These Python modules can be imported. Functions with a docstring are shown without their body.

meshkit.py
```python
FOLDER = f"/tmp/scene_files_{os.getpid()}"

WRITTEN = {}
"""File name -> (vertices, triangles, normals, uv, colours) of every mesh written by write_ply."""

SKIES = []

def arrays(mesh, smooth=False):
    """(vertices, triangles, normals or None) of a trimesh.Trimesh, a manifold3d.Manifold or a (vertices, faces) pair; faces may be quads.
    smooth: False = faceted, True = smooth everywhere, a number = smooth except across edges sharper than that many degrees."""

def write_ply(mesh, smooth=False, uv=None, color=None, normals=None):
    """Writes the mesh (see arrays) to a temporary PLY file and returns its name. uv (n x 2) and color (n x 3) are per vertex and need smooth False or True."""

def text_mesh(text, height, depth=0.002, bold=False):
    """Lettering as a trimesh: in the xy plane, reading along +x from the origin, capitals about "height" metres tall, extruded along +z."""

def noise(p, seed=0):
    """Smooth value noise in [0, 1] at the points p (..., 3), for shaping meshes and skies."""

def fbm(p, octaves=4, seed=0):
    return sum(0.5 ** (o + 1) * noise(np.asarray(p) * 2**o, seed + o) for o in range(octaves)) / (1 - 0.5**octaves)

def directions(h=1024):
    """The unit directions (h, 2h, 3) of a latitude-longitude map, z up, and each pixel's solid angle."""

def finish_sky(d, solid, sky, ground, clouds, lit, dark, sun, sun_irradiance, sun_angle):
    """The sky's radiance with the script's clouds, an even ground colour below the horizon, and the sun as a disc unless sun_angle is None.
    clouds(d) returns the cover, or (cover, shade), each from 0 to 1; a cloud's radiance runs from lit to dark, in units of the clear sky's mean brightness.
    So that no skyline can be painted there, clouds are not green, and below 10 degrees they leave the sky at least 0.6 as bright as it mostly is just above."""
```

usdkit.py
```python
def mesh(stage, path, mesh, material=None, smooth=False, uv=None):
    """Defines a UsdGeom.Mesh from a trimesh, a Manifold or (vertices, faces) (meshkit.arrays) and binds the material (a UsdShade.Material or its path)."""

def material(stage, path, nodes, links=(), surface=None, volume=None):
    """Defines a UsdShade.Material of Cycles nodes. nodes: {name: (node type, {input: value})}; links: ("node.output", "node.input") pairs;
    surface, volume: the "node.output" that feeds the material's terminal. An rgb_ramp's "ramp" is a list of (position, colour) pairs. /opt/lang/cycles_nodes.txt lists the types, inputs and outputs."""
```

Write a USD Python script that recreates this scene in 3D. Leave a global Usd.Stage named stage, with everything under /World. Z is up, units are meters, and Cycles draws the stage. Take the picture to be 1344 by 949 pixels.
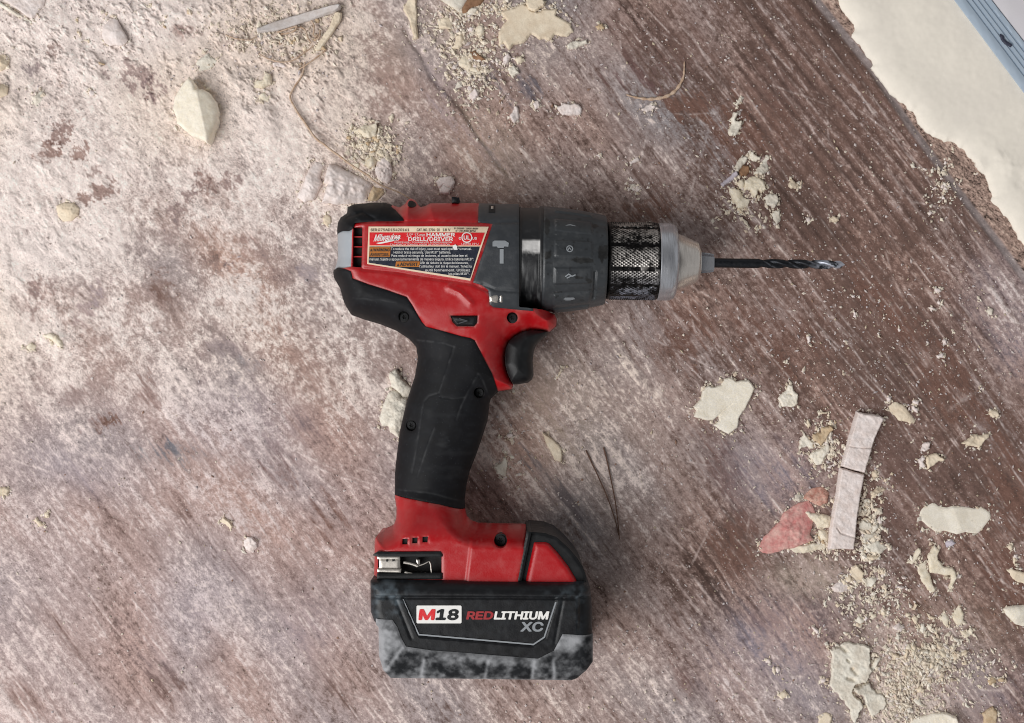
import math, sys
import numpy as np, shapely, trimesh, manifold3d
from shapely.geometry import Polygon, LineString, Point, box as sbox, MultiPolygon
from shapely.ops import unary_union
from scipy.spatial import Delaunay
from scipy import ndimage as ndi
from pxr import Usd, UsdGeom, UsdLux, UsdShade, Sdf, Gf, Vt
import meshkit, usdkit

stage = Usd.Stage.CreateInMemory()
UsdGeom.SetStageUpAxis(stage, 'Z'); UsdGeom.SetStageMetersPerUnit(stage, 1.0)
UsdGeom.Xform.Define(stage, '/World'); UsdGeom.Scope.Define(stage, '/World/Looks')
T = Sdf.ValueTypeNames

# ---------------------------------------------------------------- camera, light, exposure
D, S0 = 0.75, 0.0004                      # camera height above the board, metres per photo pixel on the board
cam = UsdGeom.Camera.Define(stage, '/World/camera')
cam.CreateHorizontalApertureAttr(36.0); cam.CreateFocalLengthAttr(36.0 * D / (1344 * S0))
cam.CreateClippingRangeAttr((0.05, 50.0)); cam.CreateExposureAttr(-0.09)
UsdGeom.Xformable(cam).AddTranslateOp().Set((0, 0, D))

dome = UsdLux.DomeLight.Define(stage, '/World/ambient_dome')  # unseen ambient fill for the room; zenith darkened to dim reflections
dome.CreateIntensityAttr(1.0)
dm = usdkit.material(stage, '/World/Looks/room_light', {
    'geo': ('geometry', {}), 'sep': ('separate_xyz', {}),
    'ramp': ('rgb_ramp', {'ramp': [(0.0, (0.20, 0.19, 0.185)), (0.48, (0.42, 0.415, 0.41)), (0.56, (0.64, 0.645, 0.65)), (0.80, (0.55, 0.555, 0.565)), (0.93, (0.22, 0.22, 0.22)), (1.0, (0.13, 0.13, 0.14))]}),
    'mr': ('map_range', {'from_min': -1.0, 'from_max': 1.0, 'clamp': True}),
    'bg': ('background_shader', {'strength': 0.66})},
    [('geo.position', 'sep.vector'), ('sep.z', 'mr.value'), ('mr.result', 'ramp.fac'), ('ramp.color', 'bg.color')], surface='bg.background')
UsdShade.MaterialBindingAPI.Apply(dome.GetPrim()).Bind(dm)

win = UsdLux.RectLight.Define(stage, '/World/window_light')     # the broad soft daylight from the lower left
win.CreateWidthAttr(1.3); win.CreateHeightAttr(1.3); win.CreateIntensityAttr(1.0); win.CreateExposureAttr(0.0)
win.CreateNormalizeAttr(False); win.CreateColorAttr((1.0, 0.992, 0.985))
WIN_POS, WIN_POWER = np.array([-1.0, -0.62, 1.30]), 7.3
win.CreateIntensityAttr(WIN_POWER)
def aim(pos, target):
    z = np.array(pos, float) - np.array(target, float); z /= np.linalg.norm(z)
    x = np.cross([0, 0, 1.0], z); x /= np.linalg.norm(x); y = np.cross(z, x)
    m = np.eye(4); m[0, :3], m[1, :3], m[2, :3], m[3, :3] = x, y, z, pos
    return Gf.Matrix4d(*m.ravel().tolist())
UsdGeom.Xformable(win).AddTransformOp().Set(aim(WIN_POS, (0, 0, 0)))

# ---------------------------------------------------------------- helpers
def lin(c):
    c = np.asarray(c, float) / 255.0
    return np.where(c <= 0.04045, c / 12.92, ((c + 0.055) / 1.055) ** 2.4)
def L(*c): return tuple(float(x) for x in lin(c))

def W(p, z=0.0):
    """photo pixels -> world metres on the level z"""
    p = np.asarray(p, float); z = np.asarray(z, float)
    k = S0 * (D - z) / D
    return np.stack([(p[..., 0] - 672.0) * k, -(p[..., 1] - 474.5) * k], -1)
def UV(x, y, z=0.0):
    k = S0 * (D - np.asarray(z)) / D
    return x / k + 672.0, -y / k + 474.5
def Z(x0, y0, s, pts): return [(x0 + a / s, y0 + b / s) for a, b in pts]

names = {}
def numbered(parent, name):
    key = (parent, name); n = names.get(key, -1) + 1; names[key] = n
    return f'{parent}/{name}' if n == 0 else f'{parent}/{name}_{n:03d}'
def path_of(p): return '/World' if p is None else str(p.GetPath())

def put(name, V, F, mat, parent=None, N=None, tint=None, smooth=None):
    """one Mesh prim; V in world metres"""
    path = numbered(path_of(parent), name)
    V, F = np.asarray(V, float), np.asarray(F, int)
    if N is None and smooth is not None:
        V, F, N = meshkit.arrays(trimesh.Trimesh(V, F, process=False), smooth)
    m = UsdGeom.Mesh.Define(stage, path)
    m.CreatePointsAttr(Vt.Vec3fArray.FromNumpy(V.astype(np.float32)))
    m.CreateFaceVertexCountsAttr(Vt.IntArray.FromNumpy(np.full(len(F), 3, np.int32)))
    m.CreateFaceVertexIndicesAttr(Vt.IntArray.FromNumpy(F.astype(np.int32).ravel()))
    m.CreateSubdivisionSchemeAttr('none')
    if N is not None:
        m.CreateNormalsAttr(Vt.Vec3fArray.FromNumpy(np.asarray(N, np.float32))); m.SetNormalsInterpolation('vertex')
    if tint is not None:
        UsdGeom.PrimvarsAPI(m).CreatePrimvar('tint', T.Color3fArray, 'vertex').Set(Vt.Vec3fArray.FromNumpy(np.asarray(tint, np.float32)))
    if mat is not None:
        UsdShade.MaterialBindingAPI.Apply(m.GetPrim()).Bind(mat)
    return m.GetPrim()
def put_tm(name, tm, mat, parent=None, smooth=30):
    return put(name, tm.vertices, tm.faces, mat, parent, smooth=smooth)
def tag(p, label, cat, group=None):
    p.SetCustomDataByKey('label', label); p.SetCustomDataByKey('category', cat)
    if group: p.SetCustomDataByKey('group', group)
    return p
def kind(p, k): p.SetCustomDataByKey('kind', k); return p
def thing(name, label, cat, group=None):
    return tag(UsdGeom.Xform.Define(stage, numbered('/World', name)).GetPrim(), label, cat, group)

def seg_dist(x, y, line):
    """distance of points to a polyline (world metres)"""
    q = np.asarray(line, float); best = np.full(np.shape(x), 1e9)
    for (ax, ay), (bx, by) in zip(q[:-1], q[1:]):
        dx, dy = bx - ax, by - ay; t = np.clip(((x - ax) * dx + (y - ay) * dy) / (dx * dx + dy * dy + 1e-18), 0, 1)
        best = np.minimum(best, np.hypot(x - ax - t * dx, y - ay - t * dy))
    return best
def sm(a, b, x): t = np.clip((x - a) / (b - a), 0, 1); return t * t * (3 - 2 * t)
def biggest(g):
    return max(g.geoms, key=lambda k: k.area) if hasattr(g, 'geoms') else g

def relief(poly, top, bottom, sp):
    """a closed solid over a world-space outline: top(x, y, d) and bottom(x, y, d, topz) give its heights, d the distance to the outline.
    Returns V, F, N; the wall has vertices of its own so that its edge stays crisp."""
    poly = biggest(poly); b = []
    for r in [poly.exterior, *poly.interiors]:
        b.append(shapely.get_coordinates(r.segmentize(sp * 0.75))[:-1])
    b = np.vstack(b)
    x0, y0, x1, y1 = poly.bounds
    xs, ys = np.arange(x0, x1 + sp, sp), np.arange(y0, y1 + sp, sp * 0.87)
    gx, gy = np.meshgrid(xs, ys); gx = gx + (np.arange(len(ys)) % 2 * sp * 0.5)[:, None]
    gx, gy = gx.ravel(), gy.ravel()
    shapely.prepare(poly)
    ins = shapely.contains_xy(poly, gx, gy); gx, gy = gx[ins], gy[ins]
    edge = poly.boundary; shapely.prepare(edge)
    d = shapely.distance(edge, shapely.points(gx, gy))
    k = d > sp * 0.5; gx, gy, d = gx[k], gy[k], d[k]
    px = np.vstack([b, np.stack([gx, gy], 1)]); dd = np.concatenate([np.zeros(len(b)), d])
    tri = Delaunay(px).simplices
    c = px[tri].mean(1); tri = tri[shapely.contains_xy(poly, c[:, 0], c[:, 1])]
    a = px[tri]; cr = (a[:, 1, 0] - a[:, 0, 0]) * (a[:, 2, 1] - a[:, 0, 1]) - (a[:, 1, 1] - a[:, 0, 1]) * (a[:, 2, 0] - a[:, 0, 0])
    tri = tri[np.abs(cr) > 1e-12]; cr = cr[np.abs(cr) > 1e-12]
    tri = np.where((cr < 0)[:, None], tri[:, ::-1], tri)
    zt = top(px[:, 0], px[:, 1], dd); zb = np.broadcast_to(bottom(px[:, 0], px[:, 1], dd, zt) if callable(bottom) else bottom, zt.shape)
    n = len(px)
    e = np.vstack([tri[:, [0, 1]], tri[:, [1, 2]], tri[:, [2, 0]]])
    key = np.sort(e, 1) @ np.array([n, 1]); u, idx, cnt = np.unique(key, return_index=True, return_counts=True)
    be = e[idx[cnt == 1]]; ring = np.unique(be); m = -np.ones(n, int); m[ring] = np.arange(len(ring))
    V = np.vstack([np.column_stack([px, zt]), np.column_stack([px, zb]), np.column_stack([px[ring], zt[ring]]), np.column_stack([px[ring], zb[ring]])])
    i, j = m[be[:, 0]] + 2 * n, m[be[:, 1]] + 2 * n; r = len(ring)
    wall = np.vstack([np.column_stack([i, i + r, j + r]), np.column_stack([i, j + r, j])])
    F = np.vstack([tri, tri[:, ::-1] + n, wall])
    N = np.zeros_like(V); fn = np.cross(V[F[:, 1]] - V[F[:, 0]], V[F[:, 2]] - V[F[:, 0]])
    for q in range(3): np.add.at(N, F[:, q], fn)
    N /= np.maximum(np.linalg.norm(N, axis=1, keepdims=True), 1e-300)
    return V, F, N

def bulge(d, R): return np.sqrt(np.clip(1 - (1 - np.minimum(d / R, 1)) ** 2, 0, 1))
def worldpoly(pts, z): return Polygon(W(pts, z)).buffer(0)
def roundpoly(p, r): return biggest(p.buffer(-r).buffer(2 * r).buffer(-r))

# ---------------------------------------------------------------- materials
LK = '/World/Looks/'
def plastic(name, rgb, rough=0.45, dust=0.25, dust_rgb=(150, 145, 142), scale=220, spec=0.5, bump=0.25, speck=0.5, smear=0.5):
    """coloured plastic with fine dust smears, specks and small scratches"""
    c = L(*rgb) if rgb is not None else None
    nodes = {'geo': ('geometry', {}),
        'n1': ('noise_texture', {'scale': scale, 'detail': 6.0, 'roughness': 0.62}),
        'r1': ('rgb_ramp', {'ramp': [(0.0, (0, 0, 0)), (0.5, (0, 0, 0)), (0.72, (1, 1, 1)), (1.0, (1, 1, 1))]}),
        'n2': ('noise_texture', {'scale': 1500.0, 'detail': 3.0, 'roughness': 0.6}),
        'r2': ('rgb_ramp', {'ramp': [(0.0, (0, 0, 0)), (0.66, (0, 0, 0)), (0.76, (1, 1, 1)), (1.0, (1, 1, 1))]}),
        'm1': ('math', {'math_type': 'multiply', 'value2': dust * smear}),
        'm2': ('math', {'math_type': 'multiply', 'value2': dust * speck}),
        'ad': ('math', {'math_type': 'add', 'use_clamp': True}),
        'ad2': ('math', {'math_type': 'add', 'value2': dust * 0.06}),
        'mix': ('mix', {'color2': L(*dust_rgb)}),
        'rr': ('map_range', {'from_min': 0.3, 'from_max': 0.7, 'to_min': rough - 0.07, 'to_max': rough + 0.12}),
        'bp': ('bump', {'strength': bump, 'distance': 0.0002}),
        'p': ('principled_bsdf', {'specular_ior_level': spec})}
    links = [('geo.position', 'n1.vector'), ('geo.position', 'n2.vector'), ('n1.fac', 'r1.fac'), ('n2.fac', 'r2.fac'),
             ('r1.color', 'm1.value1'), ('r2.color', 'm2.value1'), ('m1.value', 'ad.value1'), ('m2.value', 'ad.value2'), ('ad.value', 'ad2.value1'), ('ad2.value', 'mix.fac'),
             ('mix.color', 'p.base_color'), ('n1.fac', 'rr.value'), ('rr.result', 'p.roughness'), ('n2.fac', 'bp.height'), ('bp.normal', 'p.normal')]
    if c is None:
        nodes['at'] = ('attribute', {'attribute': 'tint'}); links.append(('at.color', 'mix.color1'))
    else:
        nodes['mix'][1]['color1'] = c
    return usdkit.material(stage, LK + name, nodes, links, surface='p.BSDF')

def metal(name, rgb, rough=0.35, grime=0.4, scale=400, stretch=(1, 1, 1), tinted=False):
    nodes = {'geo': ('geometry', {}), 'map': ('mapping', {'scale': stretch}),
        'n1': ('noise_texture', {'scale': scale, 'detail': 6.0, 'roughness': 0.65}),
        'r1': ('rgb_ramp', {'ramp': [(0.0, (0, 0, 0)), (0.42, (0, 0, 0)), (0.68, (1, 1, 1)), (1.0, (1, 1, 1))]}),
        'm1': ('math', {'math_type': 'multiply', 'value2': grime}),
        'mix': ('mix', {'color2': L(60, 54, 50)}),
        'rr': ('map_range', {'from_min': 0.3, 'from_max': 0.7, 'to_min': rough - 0.08, 'to_max': rough + 0.15}),
        'mm': ('map_range', {'from_min': 0.0, 'from_max': 1.0, 'to_min': 0.9, 'to_max': 0.45}),
        'bp': ('bump', {'strength': 0.2, 'distance': 0.0002}),
        'p': ('principled_bsdf', {})}
    links = [('geo.position', 'map.vector'), ('map.vector', 'n1.vector'), ('n1.fac', 'r1.fac'), ('r1.color', 'm1.value1'), ('m1.value', 'mix.fac'), ('mix.color', 'p.base_color'),
             ('n1.fac', 'rr.value'), ('rr.result', 'p.roughness'), ('m1.value', 'mm.value'), ('mm.result', 'p.metallic'), ('n1.fac', 'bp.height'), ('bp.normal', 'p.normal')]
    if tinted: nodes['at'] = ('attribute', {'attribute': 'tint'}); links.append(('at.color', 'mix.color1'))
    else: nodes['mix'][1]['color1'] = L(*rgb)
    return usdkit.material(stage, LK + name, nodes, links, surface='p.BSDF')

def matte(name, rgb, rgb2, scale=300, rough=0.9, bump=0.3, fine=2200, sss=0.0, tinted=False, dist=0.0005, lo=.84, hi=1.12):
    """crumbly matte stuff: plaster, foam, dust"""
    nodes = {'geo': ('geometry', {}), 'n1': ('noise_texture', {'scale': scale, 'detail': 5.0, 'roughness': 0.6}),
        'r1': ('rgb_ramp', {'ramp': [(0.0, (0, 0, 0)), (0.35, (0, 0, 0)), (0.65, (1, 1, 1)), (1.0, (1, 1, 1))]}),
        'n2': ('noise_texture', {'scale': fine, 'detail': 4.0, 'roughness': 0.65}),
        'mr': ('map_range', {'from_min': 0.25, 'from_max': 0.75, 'to_min': lo, 'to_max': hi}),
        'cc': ('combine_xyz', {}), 'mix': ('mix', {'color2': L(*rgb2)}), 'mul': ('mix', {'mix_type': 'multiply', 'fac': 1.0}),
        'ah': ('math', {'math_type': 'add'}), 'bp': ('bump', {'strength': bump, 'distance': dist}),
        'p': ('principled_bsdf', {'roughness': rough, 'specular_ior_level': 0.15})}
    if sss: nodes['p'][1].update({'subsurface_weight': sss, 'subsurface_radius': (1.0, 0.85, 0.6), 'subsurface_scale': 0.0015})
    links = [('geo.position', 'n1.vector'), ('geo.position', 'n2.vector'), ('n1.fac', 'r1.fac'), ('n2.fac', 'mr.value'),
             ('mr.result', 'cc.x'), ('mr.result', 'cc.y'), ('mr.result', 'cc.z'), ('cc.vector', 'mul.color2'), ('mul.color', 'p.base_color'),
             ('n1.fac', 'ah.value1'), ('n2.fac', 'ah.value2'), ('ah.value', 'bp.height'), ('bp.normal', 'p.normal')]
    if tinted: nodes['at'] = ('attribute', {'attribute': 'tint'}); links.append(('at.color', 'mul.color1')); nodes.pop('mix'); nodes.pop('r1'); links = [l for l in links if 'r1.' not in l[1]]
    else: nodes['mix'][1]['color1'] = L(*rgb); links += [('r1.color', 'mix.fac'), ('mix.color', 'mul.color1')]
    return usdkit.material(stage, LK + name, nodes, links, surface='p.BSDF')

M = {}
M['red'] = plastic('red_plastic', None, 0.34, 0.26, (190, 112, 108), 160)
M['button'] = plastic('red_button', (158, 5, 15), 0.38, 0.2, (190, 112, 108), 160)
M['rubber'] = plastic('black_rubber', None, 0.60, 0.06, (118, 122, 128), 190, 0.2, speck=5.0)
M['black'] = plastic('black_plastic', (11, 12, 14), 0.45, 0.07, (120, 125, 130), 240, 0.3)
M['pit'] = plastic('dark_recess', (10, 8, 9), 0.7, 0.08, (90, 80, 78), 300)
M['grey'] = plastic('grey_plastic', None, 0.42, 0.10, (150, 150, 148), 260)
M['cap'] = plastic('grey_metal_cap', (150, 156, 162), 0.4, 0.3, (190, 185, 180), 260)
M['battery'] = plastic('battery_plastic', None, 0.42, 0.07, (118, 128, 138), 260, 0.3)
M['panel'] = plastic('glossy_panel', (10, 11, 14), 0.28, 0.05, (110, 115, 120), 300)
M['bumper'] = plastic('dusty_bumper', None, 0.75, 0.2, (164, 165, 168), 150, 0.15, 0.6, smear=0.6)
M['faint_print'] = plastic('faint_print', (66, 68, 72), 0.45, 0.1, (120, 120, 120), 400)
M['white'] = plastic('white_print', (226, 224, 220), 0.5, 0.2, (140, 130, 120), 500)
M['cream'] = plastic('cream_print', (226, 205, 178), 0.5, 0.4, (160, 120, 95), 500)
M['print_red'] = plastic('label_red', (205, 22, 30), 0.35, 0.15, (220, 150, 140), 400)
M['print_blue'] = plastic('label_dark_blue', (22, 27, 42), 0.35, 0.2, (110, 110, 120), 400)
M['print_orange'] = plastic('label_orange', (176, 104, 28), 0.45, 0.4, (60, 40, 24), 700)
M['print_dark'] = plastic('dark_print', (40, 34, 32), 0.5, 0.2, (120, 110, 100), 500)
M['print_grey'] = plastic('grey_print', (132, 136, 140), 0.45, 0.15, (180, 180, 180), 400)
M['dim_red'] = plastic('dim_red_print', (150, 26, 32), 0.45, 0.25, (60, 50, 50), 500)
M['steel'] = metal('steel', (196, 190, 182), 0.38, 0.35)
M['nose'] = metal('chuck_nose_metal', (214, 207, 200), 0.24, 0.34, 600, (2.2, .2, .2))
M['ring'] = metal('brushed_ring', (196, 198, 204), 0.25, 0.55, 700, (2.5, 0.18, 0.18))
M['sleeve'] = metal('knurled_sleeve', (120, 120, 120), 0.4, 0.2, 600, tinted=True)
M['bit'] = metal('black_oxide_steel', None, 0.36, 0.15, 700, tinted=True)
M['dust'] = plastic('white_patch', (205, 203, 200), 0.6, 0.3, (110, 110, 110), 500)  # plain off-white patch colour

M['foam'] = matte('cream_foam', (234, 223, 203), (218, 203, 178), 220, 0.92, 0.25, 1800, 0.12)
M['foam_green'] = matte('pale_green_foam', (238, 229, 213), (228, 217, 198), 180, 0.9, 0.2, 1800, 0.15)
M['foam_tan'] = matte('tan_foam', (206, 186, 158), (188, 162, 130), 260, 0.95, 0.5)
M['plaster'] = matte('pink_white_plaster', (232, 221, 217), (215, 200, 193), 260, 0.95, 0.3)
M['cream_flake'] = matte('cream_flake', (228, 214, 192), (212, 194, 170), 160, 0.95, 0.35)
M['grey_flake'] = matte('grey_white_flake', (230, 224, 211), (210, 200, 185), 240, 0.95, 0.6)
M['lilac'] = matte('lilac_flake', (196, 188, 196), (178, 168, 176), 240, 0.9, 0.4)
M['pink'] = matte('pink_foam', (196, 128, 124), (214, 174, 164), 260, 0.95, 0.7, 900)
M['salmon'] = matte('salmon_foam', (178, 120, 106), (206, 172, 156), 350, 0.95, 0.7, 900)
M['rust'] = matte('rusty_scrap', (152, 118, 92), (126, 94, 72), 300, 0.9, 0.5)
M['strip'] = matte('translucent_strip', (206, 200, 198), (188, 178, 172), 200, 0.6, 0.25)
M['twine'] = matte('straw_twine', (204, 182, 162), (176, 146, 122), 600, 0.9, 0.6, 2500)
M['stem'] = matte('dark_stem', (116, 90, 78), (92, 70, 60), 600, 0.9, 0.5)
M['crumb'] = matte('loose_crumbs', None, (0, 0, 0), 300, 0.95, 0.5, 1800, tinted=True)
M['floor'] = matte('dusty_board', None, (0, 0, 0), 900, 0.93, 0.38, 1500, tinted=True, dist=0.0003, lo=.78, hi=1.18)
M['panel_foam'] = matte('foam_board', (234, 226, 213), (229, 221, 209), 40, 0.9, 0.05, 400, lo=.97, hi=1.03)
M['blue'] = plastic('blue_grey_profile', (164, 178, 192), 0.5, 0.2, (205, 205, 205), 120, bump=0.1)
M['pale'] = plastic('pale_sheet', (206, 202, 206), 0.6, 0.2, (220, 215, 210), 60, bump=0.1)
M['mark'] = plastic('dark_mark', (40, 42, 60), 0.6, 0.2, (120, 120, 130), 400)

# ---------------------------------------------------------------- the board
GA = math.radians(53.0)                     # the grain runs down to the right (photo angle)
gc, gs = math.cos(GA), math.sin(GA)
def axis_lines(lo, hi, inner0, inner1, step):
    a = np.arange(inner0, inner1 + step, step); out = np.geomspace(4, max(inner0 - lo, 10), 22)
    return np.concatenate([a[0] - out[::-1], a, a[-1] + np.geomspace(4, max(hi - inner1, 10), 22)])
gu = axis_lines(-2400, 3800, -40, 1384, 1.33); gv = axis_lines(-2400, 3400, -40, 989, 1.33)
FU, FV = np.meshgrid(gu, gv)
rng = np.random.default_rng(7)
def nfield(seed, along, across, ang=None, amp_oct=1):
    """unit-variance smooth noise, stretched along the grain, at every vertex of the board"""
    ang = GA if ang is None else ang
    r = np.random.default_rng(seed).standard_normal((512, 512)); r = ndi.gaussian_filter(r, 1.0, mode='wrap'); r /= r.std()
    c, s = math.cos(ang), math.sin(ang)
    p = (FU * c + FV * s) / along * 2.2; q = (-FU * s + FV * c) / across * 2.2
    return ndi.map_coordinates(r, [(q + 97 * seed % 512).ravel(), (p + 31 * seed % 512).ravel()], order=1, mode='grid-wrap').reshape(FU.shape)
def multi(seed, along, across, octs=3, ang=None, gain=0.6):
    out, a, t = 0, 1.0, 0
    for o in range(octs):
        out = out + a * nfield(seed + 11 * o, along / 2 ** o, across / 2 ** o, ang); t += a * a; a *= gain
    return out / math.sqrt(t)
A_ROWS = np.array([
 [.90,.90,.90,.95,.78,.55,.55,.45,.35,.25,.20,.20,.20],
 [.92,.86,.88,.97,.78,.50,.45,.40,.30,.22,.16,.20,.20],
 [.88,.82,.78,.82,.68,.58,.50,.40,.34,.28,.16,.18,.20],
 [.86,.78,.72,.72,.66,.52,.45,.45,.36,.28,.16,.18,.32],
 [.78,.74,.68,.68,.64,.56,.52,.50,.38,.22,.14,.18,.36],
 [.68,.68,.64,.60,.56,.50,.46,.52,.42,.34,.26,.22,.26],
 [.62,.62,.62,.58,.52,.46,.44,.42,.40,.34,.30,.28,.20],
 [.58,.58,.62,.56,.52,.50,.50,.42,.38,.40,.42,.34,.18],
 [.60,.60,.62,.62,.54,.52,.50,.44,.42,.48,.56,.46,.30]])
def ctrl(rows):
    return ndi.map_coordinates(ndi.zoom(rows, 1), [np.clip(FV / 949 * 8, 0, 8).ravel(), np.clip(FU / 1344 * 12, 0, 12).ravel()], order=1, mode='nearest').reshape(FU.shape)
amount = ctrl(A_ROWS)
def blob(x, y, rx, ry, ang=0.0):
    a = math.radians(ang); c, s = math.cos(a), math.sin(a)
    p = ((FU - x) * c + (FV - y) * s) / rx; q = (-(FU - x) * s + (FV - y) * c) / ry
    return np.exp(-(p * p + q * q))
streak = multi(3, 260, 8, 3); streak2 = multi(17, 150, 3.6, 2); hair = multi(19, 150, 2.6, 2, ang=GA + .03); mott = multi(5, 60, 38, 4, gain=0.7); speck = multi(41, 7, 5, 3, gain=0.8); grains = nfield(77, 3.2, 3.0)
cross = multi(61, 200, 14, 2, ang=math.radians(140)); rag = multi(601, 26, 18, 5, gain=.85); ragg = multi(621, 80, 9, 4, gain=.8); rags = multi(641, 10, 7, 4, gain=.85)
right = sm(330, 760, FU) ; low = sm(430, 640, FV)
heavy_zone = sm(0.62, 0.85, amount)
grainw = np.clip(.12 + .88 * np.clip(right + low, 0, 1), 0, 1) * (1 - .5 * heavy_zone)
white = np.random.default_rng(501).standard_normal(FU.shape); fine = multi(511, 3.6, 3.0, 2)
rough_ = rag * (1 - grainw) + (.55 * ragg + .45 * rag) * grainw
amount = amount - .05 * sm(820, 1000, FU) * (1 - sm(700, 860, FV))
calm = 1 - .5 * heavy_zone; big = multi(701, 190, 110, 3, gain=.7)
amount = amount + .02 * low * (1 - sm(500, 800, FU))
a = amount + (0.048 * streak + 0.042 * streak2 + .055 * hair) * grainw * (1 - .35 * low * (1 - right)) + 0.06 * mott + .05 * big + (0.055 * rough_ + 0.028 * speck + 0.06 * fine + 0.05 * white) * calm + 0.02 * cross
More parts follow.
